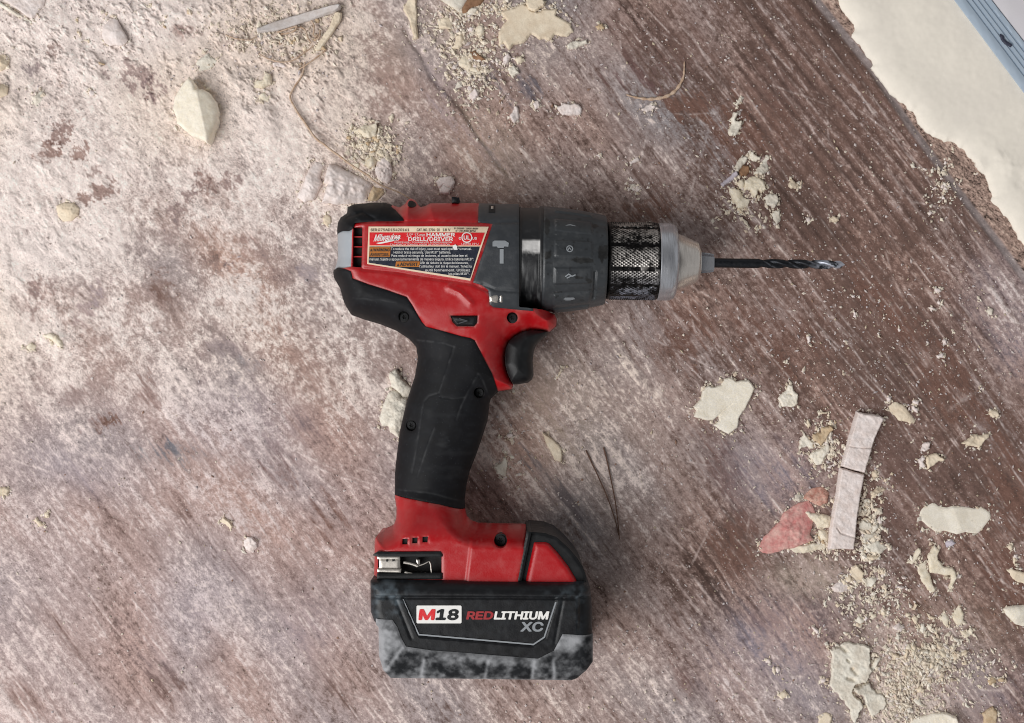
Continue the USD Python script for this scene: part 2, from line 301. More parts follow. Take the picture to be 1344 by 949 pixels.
# spots: x, y, rx, ry, angle, dust change, colour pull
BARE = {'mauve': (126, 116, 121), 'wine': (106, 82, 82), 'rust': (118, 87, 76), 'brown': (116, 92, 85), 'blue': (98, 100, 112), 'teal': (126, 134, 140), 'beige': (196, 178, 160), 'orange': (158, 108, 62), 'pale': (210, 200, 196), 'lav': (164, 156, 168)}
SPOTS = [(178,104,26,16,30,-.50,'mauve'),(196,118,10,9,0,-.45,'wine'),(80,176,14,12,20,-.55,'wine'),(62,198,13,9,0,-.55,'rust'),(104,202,8,12,0,-.5,'rust'),(128,255,20,9,-20,-.55,'rust'),(122,228,16,7,10,-.45,'mauve'),
 (268,240,12,12,30,-.45,'wine'),(302,238,12,8,0,-.45,'mauve'),(238,272,8,26,25,-.42,'mauve'),(246,42,16,8,0,-.4,'mauve'),(70,64,8,10,30,-.45,'brown'),(40,88,10,7,0,-.4,'mauve'),(82,104,9,9,0,-.2,'orange'),(290,60,8,5,0,-.5,'brown'),
 (216,386,10,32,-24,-.55,'rust'),(276,344,20,8,5,-.5,'brown'),(305,352,10,7,0,-.35,'mauve'),(30,402,13,24,10,-.25,'mauve'),(62,376,14,10,0,-.28,'mauve'),(120,398,9,26,32,-.3,'lav'),(140,552,22,8,-22,-.5,'rust'),(195,510,11,24,-22,-.45,'rust'),
 (98,520,14,9,0,-.3,'brown'),(235,597,40,13,5,-.35,'teal'),(215,590,10,10,0,-.3,'blue'),(366,606,13,24,-32,-.45,'rust'),(402,560,10,26,-35,-.35,'brown'),(300,455,16,8,0,-.3,'mauve'),(345,478,18,9,10,-.3,'teal'),(325,620,12,18,-35,-.3,'rust'),
 (370,360,14,8,0,-.35,'wine'),(335,330,18,14,0,-.25,'mauve'),(410,360,14,10,0,-.3,'lav'),(440,680,16,26,-34,-.35,'rust'),(232,662,14,14,20,-.35,'brown'),(302,732,7,40,-36,-.4,'brown'),(212,902,18,22,-30,-.45,'brown'),(32,916,26,14,20,-.4,'brown'),(275,868,20,12,-20,-.35,'brown'),
 (165,690,16,40,-35,-.2,'brown'),(60,800,26,14,30,-.2,'brown'),(90,830,10,22,-30,-.3,'brown'),(390,760,18,30,-36,-.25,'brown'),(400,830,30,30,0,.02,'lav'),(250,800,50,34,-40,.08,'lav'),(100,620,40,16,20,.0,'lav'),(430,880,12,50,-36,-.25,'brown'),
 (722,634,10,36,-36,-.45,'blue'),(752,660,10,26,-36,-.3,'blue'),(690,600,18,10,10,-.2,'mauve'),(630,640,30,26,0,-.2,'brown'),(700,670,20,14,0,-.1,'mauve'),(842,98,34,18,10,-.32,'wine'),(905,138,32,13,0,-.42,'rust'),(648,88,20,16,0,-.3,'blue'),(690,118,18,16,0,-.2,'blue'),
 (596,158,9,40,-40,-.02,'lav'),(620,186,10,36,-40,-.06,'lav'),(555,70,12,36,-30,.0,'lav'),(870,60,50,26,20,-.2,'brown'),(850,276,22,12,0,-.35,'rust'),(856,240,18,9,30,-.2,'brown'),(820,160,30,14,30,-.15,'brown'),
 (1185,428,14,40,-36,-.3,'rust'),(1152,380,16,30,-36,-.2,'rust'),(1230,500,26,30,-36,-.2,'rust'),(1262,545,22,14,20,-.25,'rust'),(1332,660,18,60,-20,-.3,'rust'),(1322,760,26,60,-30,-.3,'rust'),(972,690,14,12,0,-.3,'rust'),(962,735,16,26,-36,-.3,'rust'),(1000,815,16,8,20,-.3,'rust'),(945,610,16,40,-36,-.28,'rust'),
 (900,900,12,22,-30,-.25,'rust'),(980,170,40,30,0,-.15,'rust'),(1020,110,30,30,0,-.15,'brown'),(890,440,40,30,-40,-.1,'rust'),(1240,850,30,60,-38,-.25,'rust'),(1180,600,60,40,20,-.12,'brown'),(1150,680,26,20,0,-.2,'brown'),(1000,440,60,40,20,-.08,'rust'),
 (1326,392,34,36,-30,.34,'lav'),(1338,460,20,22,0,.2,'lav'),(760,570,52,60,-30,.14,'beige'),(720,500,40,30,0,.06,'beige'),(1010,620,40,30,20,.08,'lav'),(1000,860,60,40,-40,.1,'lav'),(1060,900,24,40,-36,.1,'lav'),(1060,760,30,16,0,.18,'beige'),
 (1210,868,52,34,-10,.36,'beige'),(1182,905,26,34,10,.36,'beige'),(1195,935,40,14,0,.3,'beige'),(1270,900,50,26,20,.16,'lav'),(480,190,52,34,40,.12,'beige'),(460,30,60,40,20,.1,'beige'),(340,60,60,30,0,.1,'beige'),(318,105,26,16,-10,.25,'pale'),(325,150,30,14,10,.15,'pale'),(640,200,26,40,-36,.1,'beige'),(590,50,40,30,0,.05,'beige'),
 (470,330,50,40,0,.08,'pale'),(120,340,50,20,10,.1,'pale'),(170,430,40,20,0,.1,'pale'),(320,395,50,26,10,.1,'pale'),(60,330,40,20,0,.1,'pale'),(300,560,50,30,20,.05,'lav'),(350,540,40,20,20,.06,'lav')]
pull = np.zeros(FU.shape + (3,)); pw = np.zeros(FU.shape)
for x, y, rx, ry, ang, da, col in SPOTS:
    b = blob(x, y, rx * 1.45, ry * 1.45, ang)
    w = ((ragg if (y > 430 or x > 520) else (rags if rx < 22 else rag)) * .72 + .3 * fine + .22 * white)
    b = sm(.30, .66, b * .70 + .40 * w * sm(.0, .30, b)) if da < 0 else b * np.clip(1 + .4 * w, 0, 2)
    a += da * (.85 if da < 0 else 1) * b
    pull += b[..., None] * lin(BARE[col]); pw += b
# chatter ridges of the planed board, right of the drill bit
sdist = -(FU) * gs + FV * gc
RA = math.radians(50.0); rd = -FU * math.sin(RA) + FV * math.cos(RA) + 2.2 * nfield(201, 160, 60)
ridge_zone = sm(.15, .6, blob(1085, 150, 120, 130) + blob(1120, 60, 90, 90) + blob(1010, 260, 90, 60) * .8 + blob(1170, 250, 70, 60) * .5)
rw = np.cos(rd / 15.5 * 2 * np.pi); crest = sm(.55, .98, rw) * ridge_zone
a += .15 * crest * np.clip(.7 + .45 * streak2 + .3 * speck, 0, 2) - .05 * ridge_zone
# single scratches and dust lines along the grain
LINES = [(880,545,1000,716,.2,1.3),(894,632,1042,831,.22,1.4),(894,740,975,835,.2,1.2),(868,618,942,720,.2,1.1),(236,656,330,790,-.3,2.2),(330,790,450,932,.18,1.2),(455,860,520,949,.2,1.2),(365,590,450,700,.2,1.0),(300,690,345,750,.22,1.2),(500,875,560,949,.2,1.1),
 (720,590,790,690,.24,1.1),(700,560,745,640,.18,1.0),(748,480,768,505,.3,1.2),(1185,470,1205,500,.35,1.6),(1158,520,1190,575,.18,1.2),(750,115,800,190,.18,1.),(795,140,830,172,.25,1.1),(1000,60,1190,290,.18,1.4),(1060,40,1200,215,.14,1.4),(640,480,690,560,.15,1.),(1276,500,1302,520,.2,3.0),(1244,540,1290,508,.12,2.2)]
lr = np.random.default_rng(5)
for _ in range(2000):
    x, y = lr.uniform(-30, 1374), lr.uniform(-30, 980); ln = lr.choice([lr.uniform(12, 60), lr.uniform(40, 190)]); ang = GA + lr.normal(0, .06) + (0 if lr.random() < .85 else lr.normal(0, .5))
    k = np.clip(.3 + .7 * (sm(250, 700, x) + sm(450, 700, y)), 0, 1)
    LINES.append((x, y, x + ln * math.cos(ang), y + ln * math.sin(ang), k * lr.choice([.26, .32, .2, .22, -.15, -.18]), lr.uniform(.85, 1.25)))
groove = np.zeros(FU.shape); scr = np.zeros(FU.shape)
def near_box(x0, y0, x1, y1, m):
    i0, i1 = np.searchsorted(gv, [min(y0, y1) - m, max(y0, y1) + m]); j0, j1 = np.searchsorted(gu, [min(x0, x1) - m, max(x0, x1) + m])
    return slice(i0, i1), slice(j0, j1)
for x0, y0, x1, y1, da, w in LINES:
    s_ = near_box(x0, y0, x1, y1, 5 * w); dx, dy = x1 - x0, y1 - y0
    fu, fv = FU[s_], FV[s_]; t = ((fu - x0) * dx + (fv - y0) * dy) / (dx * dx + dy * dy); tc = np.clip(t, 0, 1)
    d = np.hypot(fu - x0 - tc * dx, fv - y0 - tc * dy + 1.2 * np.sin(tc * 5 + x0))
    g = np.exp(-(d / w) ** 2) * np.clip(.75 + .5 * speck[s_], 0, 1.6) * (.4 + .6 * np.sin(np.pi * tc))
    a[s_] += da * g; groove[s_] += np.sign(-da) * .5 * g; scr[s_] += np.sign(da) * min(abs(da) * 3, .9) * g
# the long gouge above the drill
gouge = np.zeros(FU.shape)
for q in [[(532,40),(548,66),(566,98),(590,125),(606,145),(637,189),(655,216),(667,232)]]:
    q = np.array(q, float); q[:, 0] += 0
    d = seg_dist(FU + 2 * mott, FV, q); gouge = np.maximum(gouge, np.exp(-(d / 3.6) ** 2))
a -= .46 * gouge
ripple = np.cos((FU * .35 + FV * .94 + 6 * mott) / 6.2 * 2 * np.pi) * blob(604, 172, 12, 34, -40)
a += .06 * ripple
# board edge: a grey routed line, then a torn fibrous fringe up to the foam
EDGE = np.array([(1040,-60),(1072,0),(1143,88),(1197,168),(1252,243),(1312,320),(1420,470)], float)
ed = seg_dist(FU, FV, EDGE); side = np.sign((FU - np.interp(FV, EDGE[:, 1], EDGE[:, 0])))
band = np.exp(-((ed - 0) / 5.5) ** 4); fringe = sm(3, 7, ed * side)
near_edge = sm(50, 6, ed) * (side < 0)
a += -.10 * near_edge * np.clip(1 + .6 * speck, 0, 2)
fib = multi(301, 6, 3.4, 3, ang=math.radians(20))
# colour of wood, film and dust
wood = lin((113, 90, 82)) * (1 + .10 * streak + .08 * mott + .05 * streak2)[..., None]
hue = sm(-1.2, 1.4, mott + .5 * streak)[..., None]
wood = wood * (1 - .35 * hue) + .35 * hue * lin((116, 88, 78))
tone = nfield(431, 90, 50)[..., None] * np.array([.045, -.012, -.05]); film = lin((163, 143, 137)) * (1 - (1 - right)[..., None] * 0) 
film = film * (1 - low[..., None] * (1 - right[..., None]) * .55) + lin((172, 154, 153)) * (low * (1 - right) * .55)[..., None]; film = film * (1 + tone)
warmth = sm(-1, 1, nfield(401, 150, 120))[..., None]
dustc = lin((226, 211, 204)) * (1 - warmth) + lin((222, 205, 193)) * warmth; lw_ = (low * (1 - .6 * right))[..., None]; dustc = dustc * (1 - .75 * lw_) + .75 * lw_ * lin((194, 178, 176))
pc = pull / np.maximum(pw, 1e-6)[..., None]; pk = np.clip(pw, 0, 1)[..., None]
k1 = sm(.06, .58, a)[..., None]; k2 = sm(.55, .92, a)[..., None]
wood = wood * (1 - .55 * pk) + pc * .55 * pk
col = wood * (1 - k1) + film * k1
col = col * (1 - .22 * pk * (1 - k2)) + pc * (.22 * pk * (1 - k2))
dcol = dustc * (1 - .25 * pk) + np.where((pc.sum(-1, keepdims=True) > .9), pc, dustc) * .25 * pk
col = col * (1 - k2) + dcol * k2
col = col * (1 - .18 * gouge[..., None]) 
col *= np.clip(1 + .05 * speck + .05 * fine + .075 * white, .5, 1.5)[..., None]
dots = sm(1.6, 2.3, .8 * white + .5 * fine + .2 * speck)[..., None] * np.clip(.25 + a, 0, .8)[..., None]; col = col + dots * (lin((206, 190, 180)) - col) * .75
dark = sm(1.5, 2.2, -np.roll(white, 7, 0) - .5 * speck - .35 * mott)[..., None] * sm(.4, .7, a)[..., None]; col = col * (1 - .38 * dark)
sp_s = np.clip(scr, 0, 1)[..., None]; sn_s = np.clip(-scr, 0, 1)[..., None]; keep_ = (.3 + .7 * np.clip(right + low, 0, 1))[..., None]
col = col + .55 * sp_s * keep_ * (lin((208, 192, 186)) - col) - .30 * sn_s * keep_ * col
gb = (band * .75)[..., None]; col = col * (1 - gb) + gb * lin((138, 129, 128)) * (1 + .1 * speck + .06 * grains)[..., None]
fr = fringe[..., None]; frc = lin((156, 132, 121)) * (1 + .22 * fib + .3 * white)[..., None]; frc = frc + np.clip(.6 * fib + .5 * white - .55, 0, 1)[..., None] * (lin((196, 176, 160)) - frc) * .7
col = col * (1 - fr) + fr * frc
col = np.clip(col, .008, .8)
# caked clumps in the thick dust
inner_ = sm(-260, -40, FU) * sm(1600, 1384, FU) * sm(-260, -40, FV) * sm(1200, 989, FV)
# relief of the board in millimetres
h = .05 * streak * grainw + .02 * speck + .02 * streak2 * grainw - .9 * gouge - .25 * groove + .26 * ridge_zone * rw + .12 * ripple
asm = ndi.gaussian_filter(a, 2.2); h += np.clip(asm - .45, 0, 1) * (.9 + .5 * mott + .55 * ndi.gaussian_filter(rag, 1.5) * heavy_zone)
h += np.where(fringe > 0, fringe * (.30 * fib + .15 * white), 0) - .55 * band
clump = sm(.35, 1.3, multi(801, 15, 12, 4, gain=.7)); cz = sm(.66, .84, amount) * (.45 + .75 * sm(170, 60, FV) + .5 * blob(430, 130, 120, 90))
clump = clump * cz * inner_
h += 1.0 * clump
MOUNDS = [(40,30,30,18,2.2),(318,105,26,16,2.4),(330,148,28,12,1.8),(50,272,20,12,1.5),(100,90,30,20,1.2),(250,20,40,16,1.4),(180,25,22,14,1.4),(360,18,46,14,2.0),(470,195,44,28,3.0),(430,100,30,20,1.4),(20,140,26,30,1.5),(90,445,30,12,1.4),(1205,868,48,30,1.4),(1180,908,22,28,1.4),(455,310,40,24,1.4),(330,713,8,8,1.0)]
for x, y, rx, ry, hh in MOUNDS: h += hh * blob(x, y, rx, ry) * np.clip(.8 + .25 * mott + .12 * speck, .2, 2)
h = np.clip(h, -1.8, 4.5)
foot = sm(0, 1, blob(640, 340, 150, 70) + blob(630, 820, 150, 90) + blob(585, 560, 60, 130))
h = h * (1 - .7 * foot)
inner = sm(-260, -40, FU) * sm(1600, 1384, FU) * sm(-260, -40, FV) * sm(1200, 989, FV)
h = h * inner
def grid_mesh(V2):
    r, c = V2.shape[:2]; i = np.arange(r * c).reshape(r, c)
    q = np.stack([i[:-1, :-1], i[1:, :-1], i[1:, 1:], i[:-1, 1:]], -1).reshape(-1, 4)
    return V2.reshape(-1, 3), np.vstack([q[:, [0, 1, 2]], q[:, [0, 2, 3]]])
P2 = W(np.stack([FU, FV], -1), 0)
FLOORV = np.concatenate([P2, (h * 1e-3)[..., None]], -1)
fv_, ff_ = grid_mesh(FLOORV)
fn = np.cross(np.gradient(FLOORV, axis=1), -np.gradient(FLOORV, axis=0)); fn /= np.linalg.norm(fn, axis=-1, keepdims=True)
kind(put('floor', fv_, ff_, M['floor'], None, N=fn.reshape(-1, 3), tint=col.reshape(-1, 3)), 'structure')
def floor_z(u, v):
    i = np.clip(np.interp(v, gv, np.arange(len(gv))), 0, len(gv) - 1); j = np.clip(np.interp(u, gu, np.arange(len(gu))), 0, len(gu) - 1)
    return ndi.map_coordinates(h, [np.atleast_1d(i), np.atleast_1d(j)], order=1, mode='nearest') * 1e-3

# ---------------------------------------------------------------- shared shapes
def jag(pts, seed, amp=.12, levels=3):
    r = np.random.default_rng(seed); q = np.asarray(pts, float)
    for l in range(levels):
        nx = np.roll(q, -1, 0); e = nx - q; ln = np.hypot(e[:, 0], e[:, 1])
        mid = (q + nx) / 2 + np.column_stack([-e[:, 1], e[:, 0]]) * (r.uniform(-amp, amp, len(q)))[:, None]
        q = np.stack([q, mid], 1).reshape(-1, 2)
    return q
seedn = [100]; centres = []; outlines = []
def flake_mesh(pts, thick, rough=.5, amp=.12, lift=0.0, edge=1.2, tilt=(0, 0), seed=None, sink=.6, levels=3, top=None, facets=None):
    facets = (thick >= 2.2 and top is None) if facets is None else facets
    """an irregular flake or lump lying on the board; thick, edge, lift in millimetres"""
    seedn[0] += 1; s = seedn[0] if seed is None else seed
    q = jag(pts, s, amp, levels); c = q.mean(0); outlines.append(q); centres.append((c[0], c[1], np.ptp(q[:, 0]), np.ptp(q[:, 1]))); base = float(floor_z(c[0], c[1])[0]) + lift * 1e-3
    poly = biggest(Polygon(W(q, base + thick * .6e-3)).buffer(0)); sp = max(.00040, math.sqrt(poly.area / (3000 if top is not None else 1300)))
    fr_ = np.random.default_rng(s); K = 6; ext = math.sqrt(poly.area); fc = fr_.uniform(-.35, .35, (K, 2)) * ext; fg = fr_.normal(0, .55, (K, 2)); fo = fr_.uniform(.78, 1.05, K)
    cx, cy = poly.centroid.x, poly.centroid.y
    cd = fr_.normal(0, 1, 2); cd /= np.hypot(*cd); coff = fr_.uniform(-.3, .3); curl = fr_.uniform(1.5, 3.5) if (thick < 2.7 and ext > .004) else 0
    def tp(x, y, d):
        n = meshkit.fbm(np.column_stack([x * 320, y * 320, np.full_like(x, s * 3.7)]), 3, s) - .5
        n2 = meshkit.noise(np.column_stack([x * 1100, y * 1100, np.full_like(x, s * 1.3)]), s) - .5
        z = thick * (.35 + .65 * bulge(d, edge * 1e-3)) * (1 + rough * 1.6 * n + rough * .5 * n2)
        if curl: z = z + curl * np.clip(((x - cx) * cd[0] + (y - cy) * cd[1]) / ext + coff, -1, 1) ** 2 * sm(0, .8e-3, d + .3e-3)
        if facets:
            f = np.min([o + ((x - cx - c_[0]) * g_[0] + (y - cy - c_[1]) * g_[1]) / ext for c_, g_, o in zip(fc, fg, fo)], 0); z = z * np.clip(f, .25, 1.15)
        z = z + tilt[0] * (x - cx) * 1e3 + tilt[1] * (y - cy) * 1e3
        if top is not None: z = z + top(x, y, d)
        return base + np.maximum(z, .15) * 1e-3
    return relief(poly, tp, base - sink * 1e-3, sp)
def piece(name, label, cat, mat, pts, thick=1.2, group=None, parent=None, **k):
    V, F, N = flake_mesh(pts, thick, **k)
    p = put(name, V, F, M[mat], parent, N=N)
    return tag(p, label, cat, group) if parent is None else p

def tube(points3, radii, n=8, caps=True):
    P = np.asarray(points3, float); R = np.broadcast_to(np.asarray(radii, float), (len(P),))
    t = np.gradient(P, axis=0); t /= np.linalg.norm(t, axis=1, keepdims=True) + 1e-12
    up = np.array([0, 0, 1.0]); a = np.cross(t, up); a /= np.linalg.norm(a, axis=1, keepdims=True) + 1e-12; b = np.cross(a, t)
    ph = np.arange(n) / n * 2 * np.pi
    V = P[:, None] + R[:, None, None] * (np.cos(ph)[None, :, None] * a[:, None] + np.sin(ph)[None, :, None] * b[:, None])
    i = np.arange(len(P) * n).reshape(len(P), n); j = np.roll(i, -1, 1)
    F = np.vstack([np.stack([i[:-1], j[:-1], j[1:]], -1).reshape(-1, 3), np.stack([i[:-1], j[1:], i[1:]], -1).reshape(-1, 3)])
    V = V.reshape(-1, 3)
    if caps:
        V = np.vstack([V, P[0], P[-1]]); k = len(V) - 2
        F = np.vstack([F, np.stack([np.full(n, k), j[0], i[0]], -1), np.stack([np.full(n, k + 1), i[-1], j[-1]], -1)])
    return V, F[:, ::-1]
def curve(pts, n):
    q = np.asarray(pts, float); t = np.concatenate([[0], np.cumsum(np.hypot(*np.diff(q[:, :2], axis=0).T))])
    from scipy.interpolate import PchipInterpolator
    s = np.linspace(0, t[-1], n); return np.stack([PchipInterpolator(t, q[:, k])(s) for k in range(q.shape[1])], -1)

# ---------------------------------------------------------------- the drill
drill = thing('cordless_drill', 'red and black cordless drill with knurled chuck, bit and black battery, lying on its side', 'drill')
ZA = 0.0288                                             # height of the spindle
def zsil(v): return .0305 + (.054 - .0305) * sm(640, 700, np.asarray(v, float))
SIL_PX = [(443,302),(444,294),(448,286),(456,281),(456.5,273),(466,268.5),(489,266.5),(507,266.5),(518,270),(525,272.5),(532,268),(535,263),(540,260.5),(545.5,263),(549,269),(553,272),(559,270.5),(565,267),(600,266.3),(628,266.5),(681,268),(681,405),(711,407.6),(722,410),(728,412.5),(731,419),(730,428),(721,436.5),(709,434.5),(697,433.5),(686,436),(677,440.5),(669,447),(664.5,456),(662.7,467),(663.5,480),(667,492),(673.6,504.5),(672.4,510.6),(655,513.5),(651.8,516),(644.5,523),(643,528),(640,552),(632,577),(625,597),(617,617),(613,633),(610,655),(610,672),(612,682),(617,688.5),(626,692.5),(692,694.3),(686,730),(679,765),(679,790),(495,790),(487,764),(488,735),(490,712),(494,704),(504,698.5),(513,694),(517,684),(519,668),(518.3,653),(519,620),(521,600),(525.7,564),(534,527.5),(545,494),(549,470),(546.5,455),(537,445),(520,434),(500,426),(478.5,419.7),(461.5,413.6),(455,404),(450.6,394),(447,380),(439,366),(437.8,357.5),(441,349),(443.5,340)]
sp_ = np.array(SIL_PX, float)
SIL = roundpoly(Polygon(W(sp_, zsil(sp_[:, 1]))).buffer(0), .0007)
SILD = biggest(unary_union([SIL, Polygon(W([(600,267.5),(820,269),(820,409),(600,404)], ZA)), Polygon(W([(488,700),(694,696),(760,700),(760,860),(488,860)], .054))]).buffer(.0008).buffer(-.0008))
SD = SILD.boundary; shapely.prepare(SD)
def body_fields(x, y):
    u, v = UV(x, y, .045)
    base = sm(640, 705, v); head = 1 - sm(395, 470, v)
    H = .0165 + head * (.0268 - .0165) + base * (.030 - .0165)
    zm = .0335 + head * (ZA - .0335) + base * (.036 - .0335)
    R = .0185 + head * (.0135 - .0185) + base * (.009 - .0185)
    R = R + head * sm(560, 650, u) * (.0262 - .0135)
    guard = sm(628, 668, u) * sm(408, 425, v) * (1 - base); H = H - guard * .003
    return H, zm, R
def surf(x, y):
    d = shapely.distance(SD, shapely.points(x, y)); H, zm, R = body_fields(x, y)
    inside = shapely.contains_xy(SILD, x, y); d = np.where(inside, d, 0)
    return zm + H * bulge(d, R)
def lower(x, y, d, zt):
    H, zm, R = body_fields(x, y); return np.maximum(2 * zm - zt, .0012)
def cutpoly(pts, z=.0535): return worldpoly(pts, z)
def circ(u, v, r, z): return Point(*W((u, v), z)).buffer(r * S0 * (D - z) / D, 20)
def surf_at(u, v, guess=.055):
    for _ in range(3):
        x, y = W((u, v), guess); guess = float(surf(np.array([x]), np.array([y]))[0])
    return guess

holes, inserts = [], []
def screw_at(u, v, r, deep=.0035):
    z = surf_at(u, v); c = circ(u, v, r, z); holes.append(c); inserts.append((u, v, r, z, deep))
SCREWS = [(530,416,7.4),(672.4,417,7.2),(629,515.5,7.2),(539.5,558.6,7.2),(657,710,8.6)]
for s_ in SCREWS: screw_at(*s_)
zt_ = surf_at(470, 324); VENT = worldpoly([(463.2,298),(475.5,298),(474.5,351),(462,350)], zt_)
zt_ = surf_at(609, 421); SWITCH = worldpoly([(591,414),(627,414),(626,424),(622,428.5),(600,428.5),(594,423)], zt_)
zt_ = surf_at(536, 742); CLIPREC = worldpoly([(494.5,728),(499,725.5),(574,725),(579.5,729),(579.5,759.5),(494.5,759.5)], zt_)
zt_ = surf_at(545, 709); LEDS = [worldpoly([(a - 3.6, b - 3.4), (a + 3.6, b - 3.8), (a + 3.2, b + 3.6), (a - 3.9, b + 3.8)], zt_) for a, b in ((531.5,711),(544.6,709.5),(558,708.3))]
SWL = worldpoly([(635,269.5),(652,269.5),(652,281),(635,281)], surf_at(643, 275))
HOLES = unary_union(holes + [VENT, SWITCH, CLIPREC] + LEDS)

GRIP_CUT = cutpoly([(420,352),(436,352),(441,350),(452,353),(461,357),(463,366),(484,374),(507,381),(534,390.6),(541,401),(548.8,414.8),(553.5,423),(558.5,429),(580,434.5),(604.5,441.5),(617,444),(622.5,447),(634,469),(645.7,491),(652.5,513),(656,520),(700,540),(700,672),(609.7,671.5),(594,666.5),(577,661.5),(548,656.5),(519,652.8),(470,652)], .0525)
BUMP_CUT = cutpoly([(420,255),(510,255),(511,268),(518,274),(528,286),(530,290),(484,291.5),(466,293),(464,300),(458,303),(448,302),(430,304)], .0535)
CAP_CUT = cutpoly([(430,303),(448,302),(458,303),(463.5,299),(462,351),(452,352),(436,352)], .05)
GEAR_CUT = cutpoly([(627.5,240),(627.5,291.5),(646.5,293.3),(640,314),(621,371),(632,374.5),(641,381),(643,400),(648,403.5),(665,405),(700,408),(700,240)], .0535)
BASE_CUT = cutpoly([(400,653),(519,653.5),(548,657),(577,662),(594,667),(609.7,672),(760,672),(760,900),(400,900)], .052)
gear = SIL.intersection(GEAR_CUT).difference(HOLES); rest = SIL.difference(GEAR_CUT)
grip = rest.intersection(GRIP_CUT); rest = rest.difference(GRIP_CUT)
bump = rest.intersection(BUMP_CUT); rest = rest.difference(BUMP_CUT)
capp = rest.intersection(CAP_CUT).difference(VENT); rest = rest.difference(CAP_CUT)
base = rest.intersection(BASE_CUT).difference(HOLES); hous = biggest(rest.difference(BASE_CUT)).difference(HOLES)
grip = biggest(grip).difference(HOLES); bump = biggest(bump).difference(HOLES)

def edgebevel(d, a=.0005, w=.0005): return -a * np.exp(-d / w)
def wl(pts, z=.052): return W(pts, z)
GROOVES = [[(546,446),(580,450),(595.5,455.5)],[(595.5,455.5),(585,488),(575.4,516)],[(575.4,516),(562,520),(555.5,528),(552,548),(549,569),(544,600),(540,622)],[(569,564),(561,585),(554,606),(547,627)],[(627,491),(615,512),(605,533),(598,552)],[(627,491),(634,501),(638,512),(641.5,522)],[(578,521.5),(594,523.5),(609,522)],[(519,645),(545,646),(569,648.6),(590,655),(609,661)],[(463,392),(480,392),(500,394),(520,398)]]
GROOVES = [wl(g) for g in GROOVES]
def vn(x, y, f, s): return meshkit.fbm(np.column_stack([x * f, y * f, np.full_like(x, s * 5.1)]), 4, s)
def grip_top(x, y, d):
    z = surf(x, y) + .0006 + edgebevel(d)
    for g in GROOVES: z = z - .00018 * np.exp(-(seg_dist(x, y, g) / .00042) ** 2)
    return z + .00025 * (vn(x, y, 150, 3) - .5)
def grip_tint(x, y, d):
    t = np.tile(lin((11, 12, 16)), (len(x), 1)) * (1 + .5 * (vn(x, y, 90, 4) - .5))[:, None]
    for g in GROOVES: t = t + (np.exp(-(seg_dist(x, y, g) / .0004) ** 2) * np.clip(vn(x, y, 400, 9) * 2 - .6, 0, 1))[:, None] * (lin((112, 112, 112)) - t) * .2
    u, v = UV(x, y, .05)
    sc = np.clip(vn(x * .35, y, 420, 12) * 2.6 - 1.35, 0, 1) * np.exp(-(((u - 590) / 40) ** 2 + ((v - 585) / 60) ** 2))
    return np.clip(t + sc[:, None] * .02, .004, 1)
def build(name, poly, top, mat, sp=.00055, bottom=lower, tint=None, parent=drill):
    V, F, N = relief(poly, top, bottom, sp)
    tt = None
    if tint is not None:
        e = biggest(poly).boundary; tt = tint(V[:, 0], V[:, 1], shapely.distance(e, shapely.points(V[:, 0], V[:, 1])))
    return put(name, V, F, M[mat], parent, N=N, tint=tt)
p_grip = build('grip', grip, grip_top, 'rubber', tint=grip_tint)
def black_tint(x, y, d): return np.clip(np.tile(lin((12, 13, 16)), (len(x), 1)) * (1 + .9 * (vn(x, y, 160, 5) - .5))[:, None], .003, 1)
p_bump = build('rear_bumper', bump, lambda x, y, d: surf(x, y) + .0008 + edgebevel(d) + .0003 * (vn(x, y, 250, 2) - .5) - .0010 * np.exp(-(seg_dist(x, y, W([(456,285),(476,279),(492,288)], .05)) / .0008) ** 2), 'rubber', tint=black_tint)
p_cap = build('motor_cap', capp, lambda x, y, d: surf(x, y) - .0012 + edgebevel(d), 'cap', .0007)
STEP = wl([(476,353),(520,357),(560,364),(600,369.5),(621,373),(640,382)], .055); CRE = wl([(590,378),(604,384),(618,398)], .054); SEAM = wl([(462,292.3),(560,290.5),(628,291.5)], .055)
def hous_top(x, y, d):
    u, v = UV(x, y, .054); z = surf(x, y) + edgebevel(d)
    z = z - .0007 * np.exp(-(seg_dist(x, y, STEP) / .0009) ** 2) + .0009 * np.exp(-(seg_dist(x, y, CRE) / .0016) ** 2) - .0005 * np.exp(-(seg_dist(x, y, SEAM) / .0006) ** 2)
    return z + .00012 * (vn(x, y, 120, 21) - .5)
def red_tint(x, y, d):
    t = np.tile(lin((160, 5, 15)), (len(x), 1)) * (1 + .28 * (vn(x, y, 70, 91) - .5))[:, None]
    e = np.exp(-d / .0011) * sm(.42, .70, vn(x, y, 330, 92)); s_ = sm(.66, .80, vn(x * .25 + y * .2, y * 1.2 - x, 330, 93)) * .5; g = sm(.60, .78, vn(x, y, 110, 94)) * sm(.45, .65, vn(x, y, 900, 95))
    k = np.clip(e * .5 + s_ * .22 + g * .26, 0, .7)[:, None]
    return np.clip(t * (1 - k) + k * lin((170, 112, 106)), .002, 1)
p_hous = build('housing', hous, hous_top, 'red', tint=red_tint)
zb_ = surf_at(600, 720)
BSEAM = W([(622,700),(617,735),(614,762)], zb_); BS2 = W([(622,702),(660,697.5),(694,697)], zb_)
def base_top(x, y, d):
    z = surf(x, y) + edgebevel(d) - .0008 * np.exp(-(seg_dist(x, y, BS2) / .0010) ** 2)
    u, v = UV(x, y, zb_); z = z + .0009 * sm(613, 618, u - (v - 735) * -.12) * sm(690, 702, v)
    return z + .00012 * (vn(x, y, 120, 22) - .5)
p_base = build('base', base, base_top, 'red', tint=red_tint)
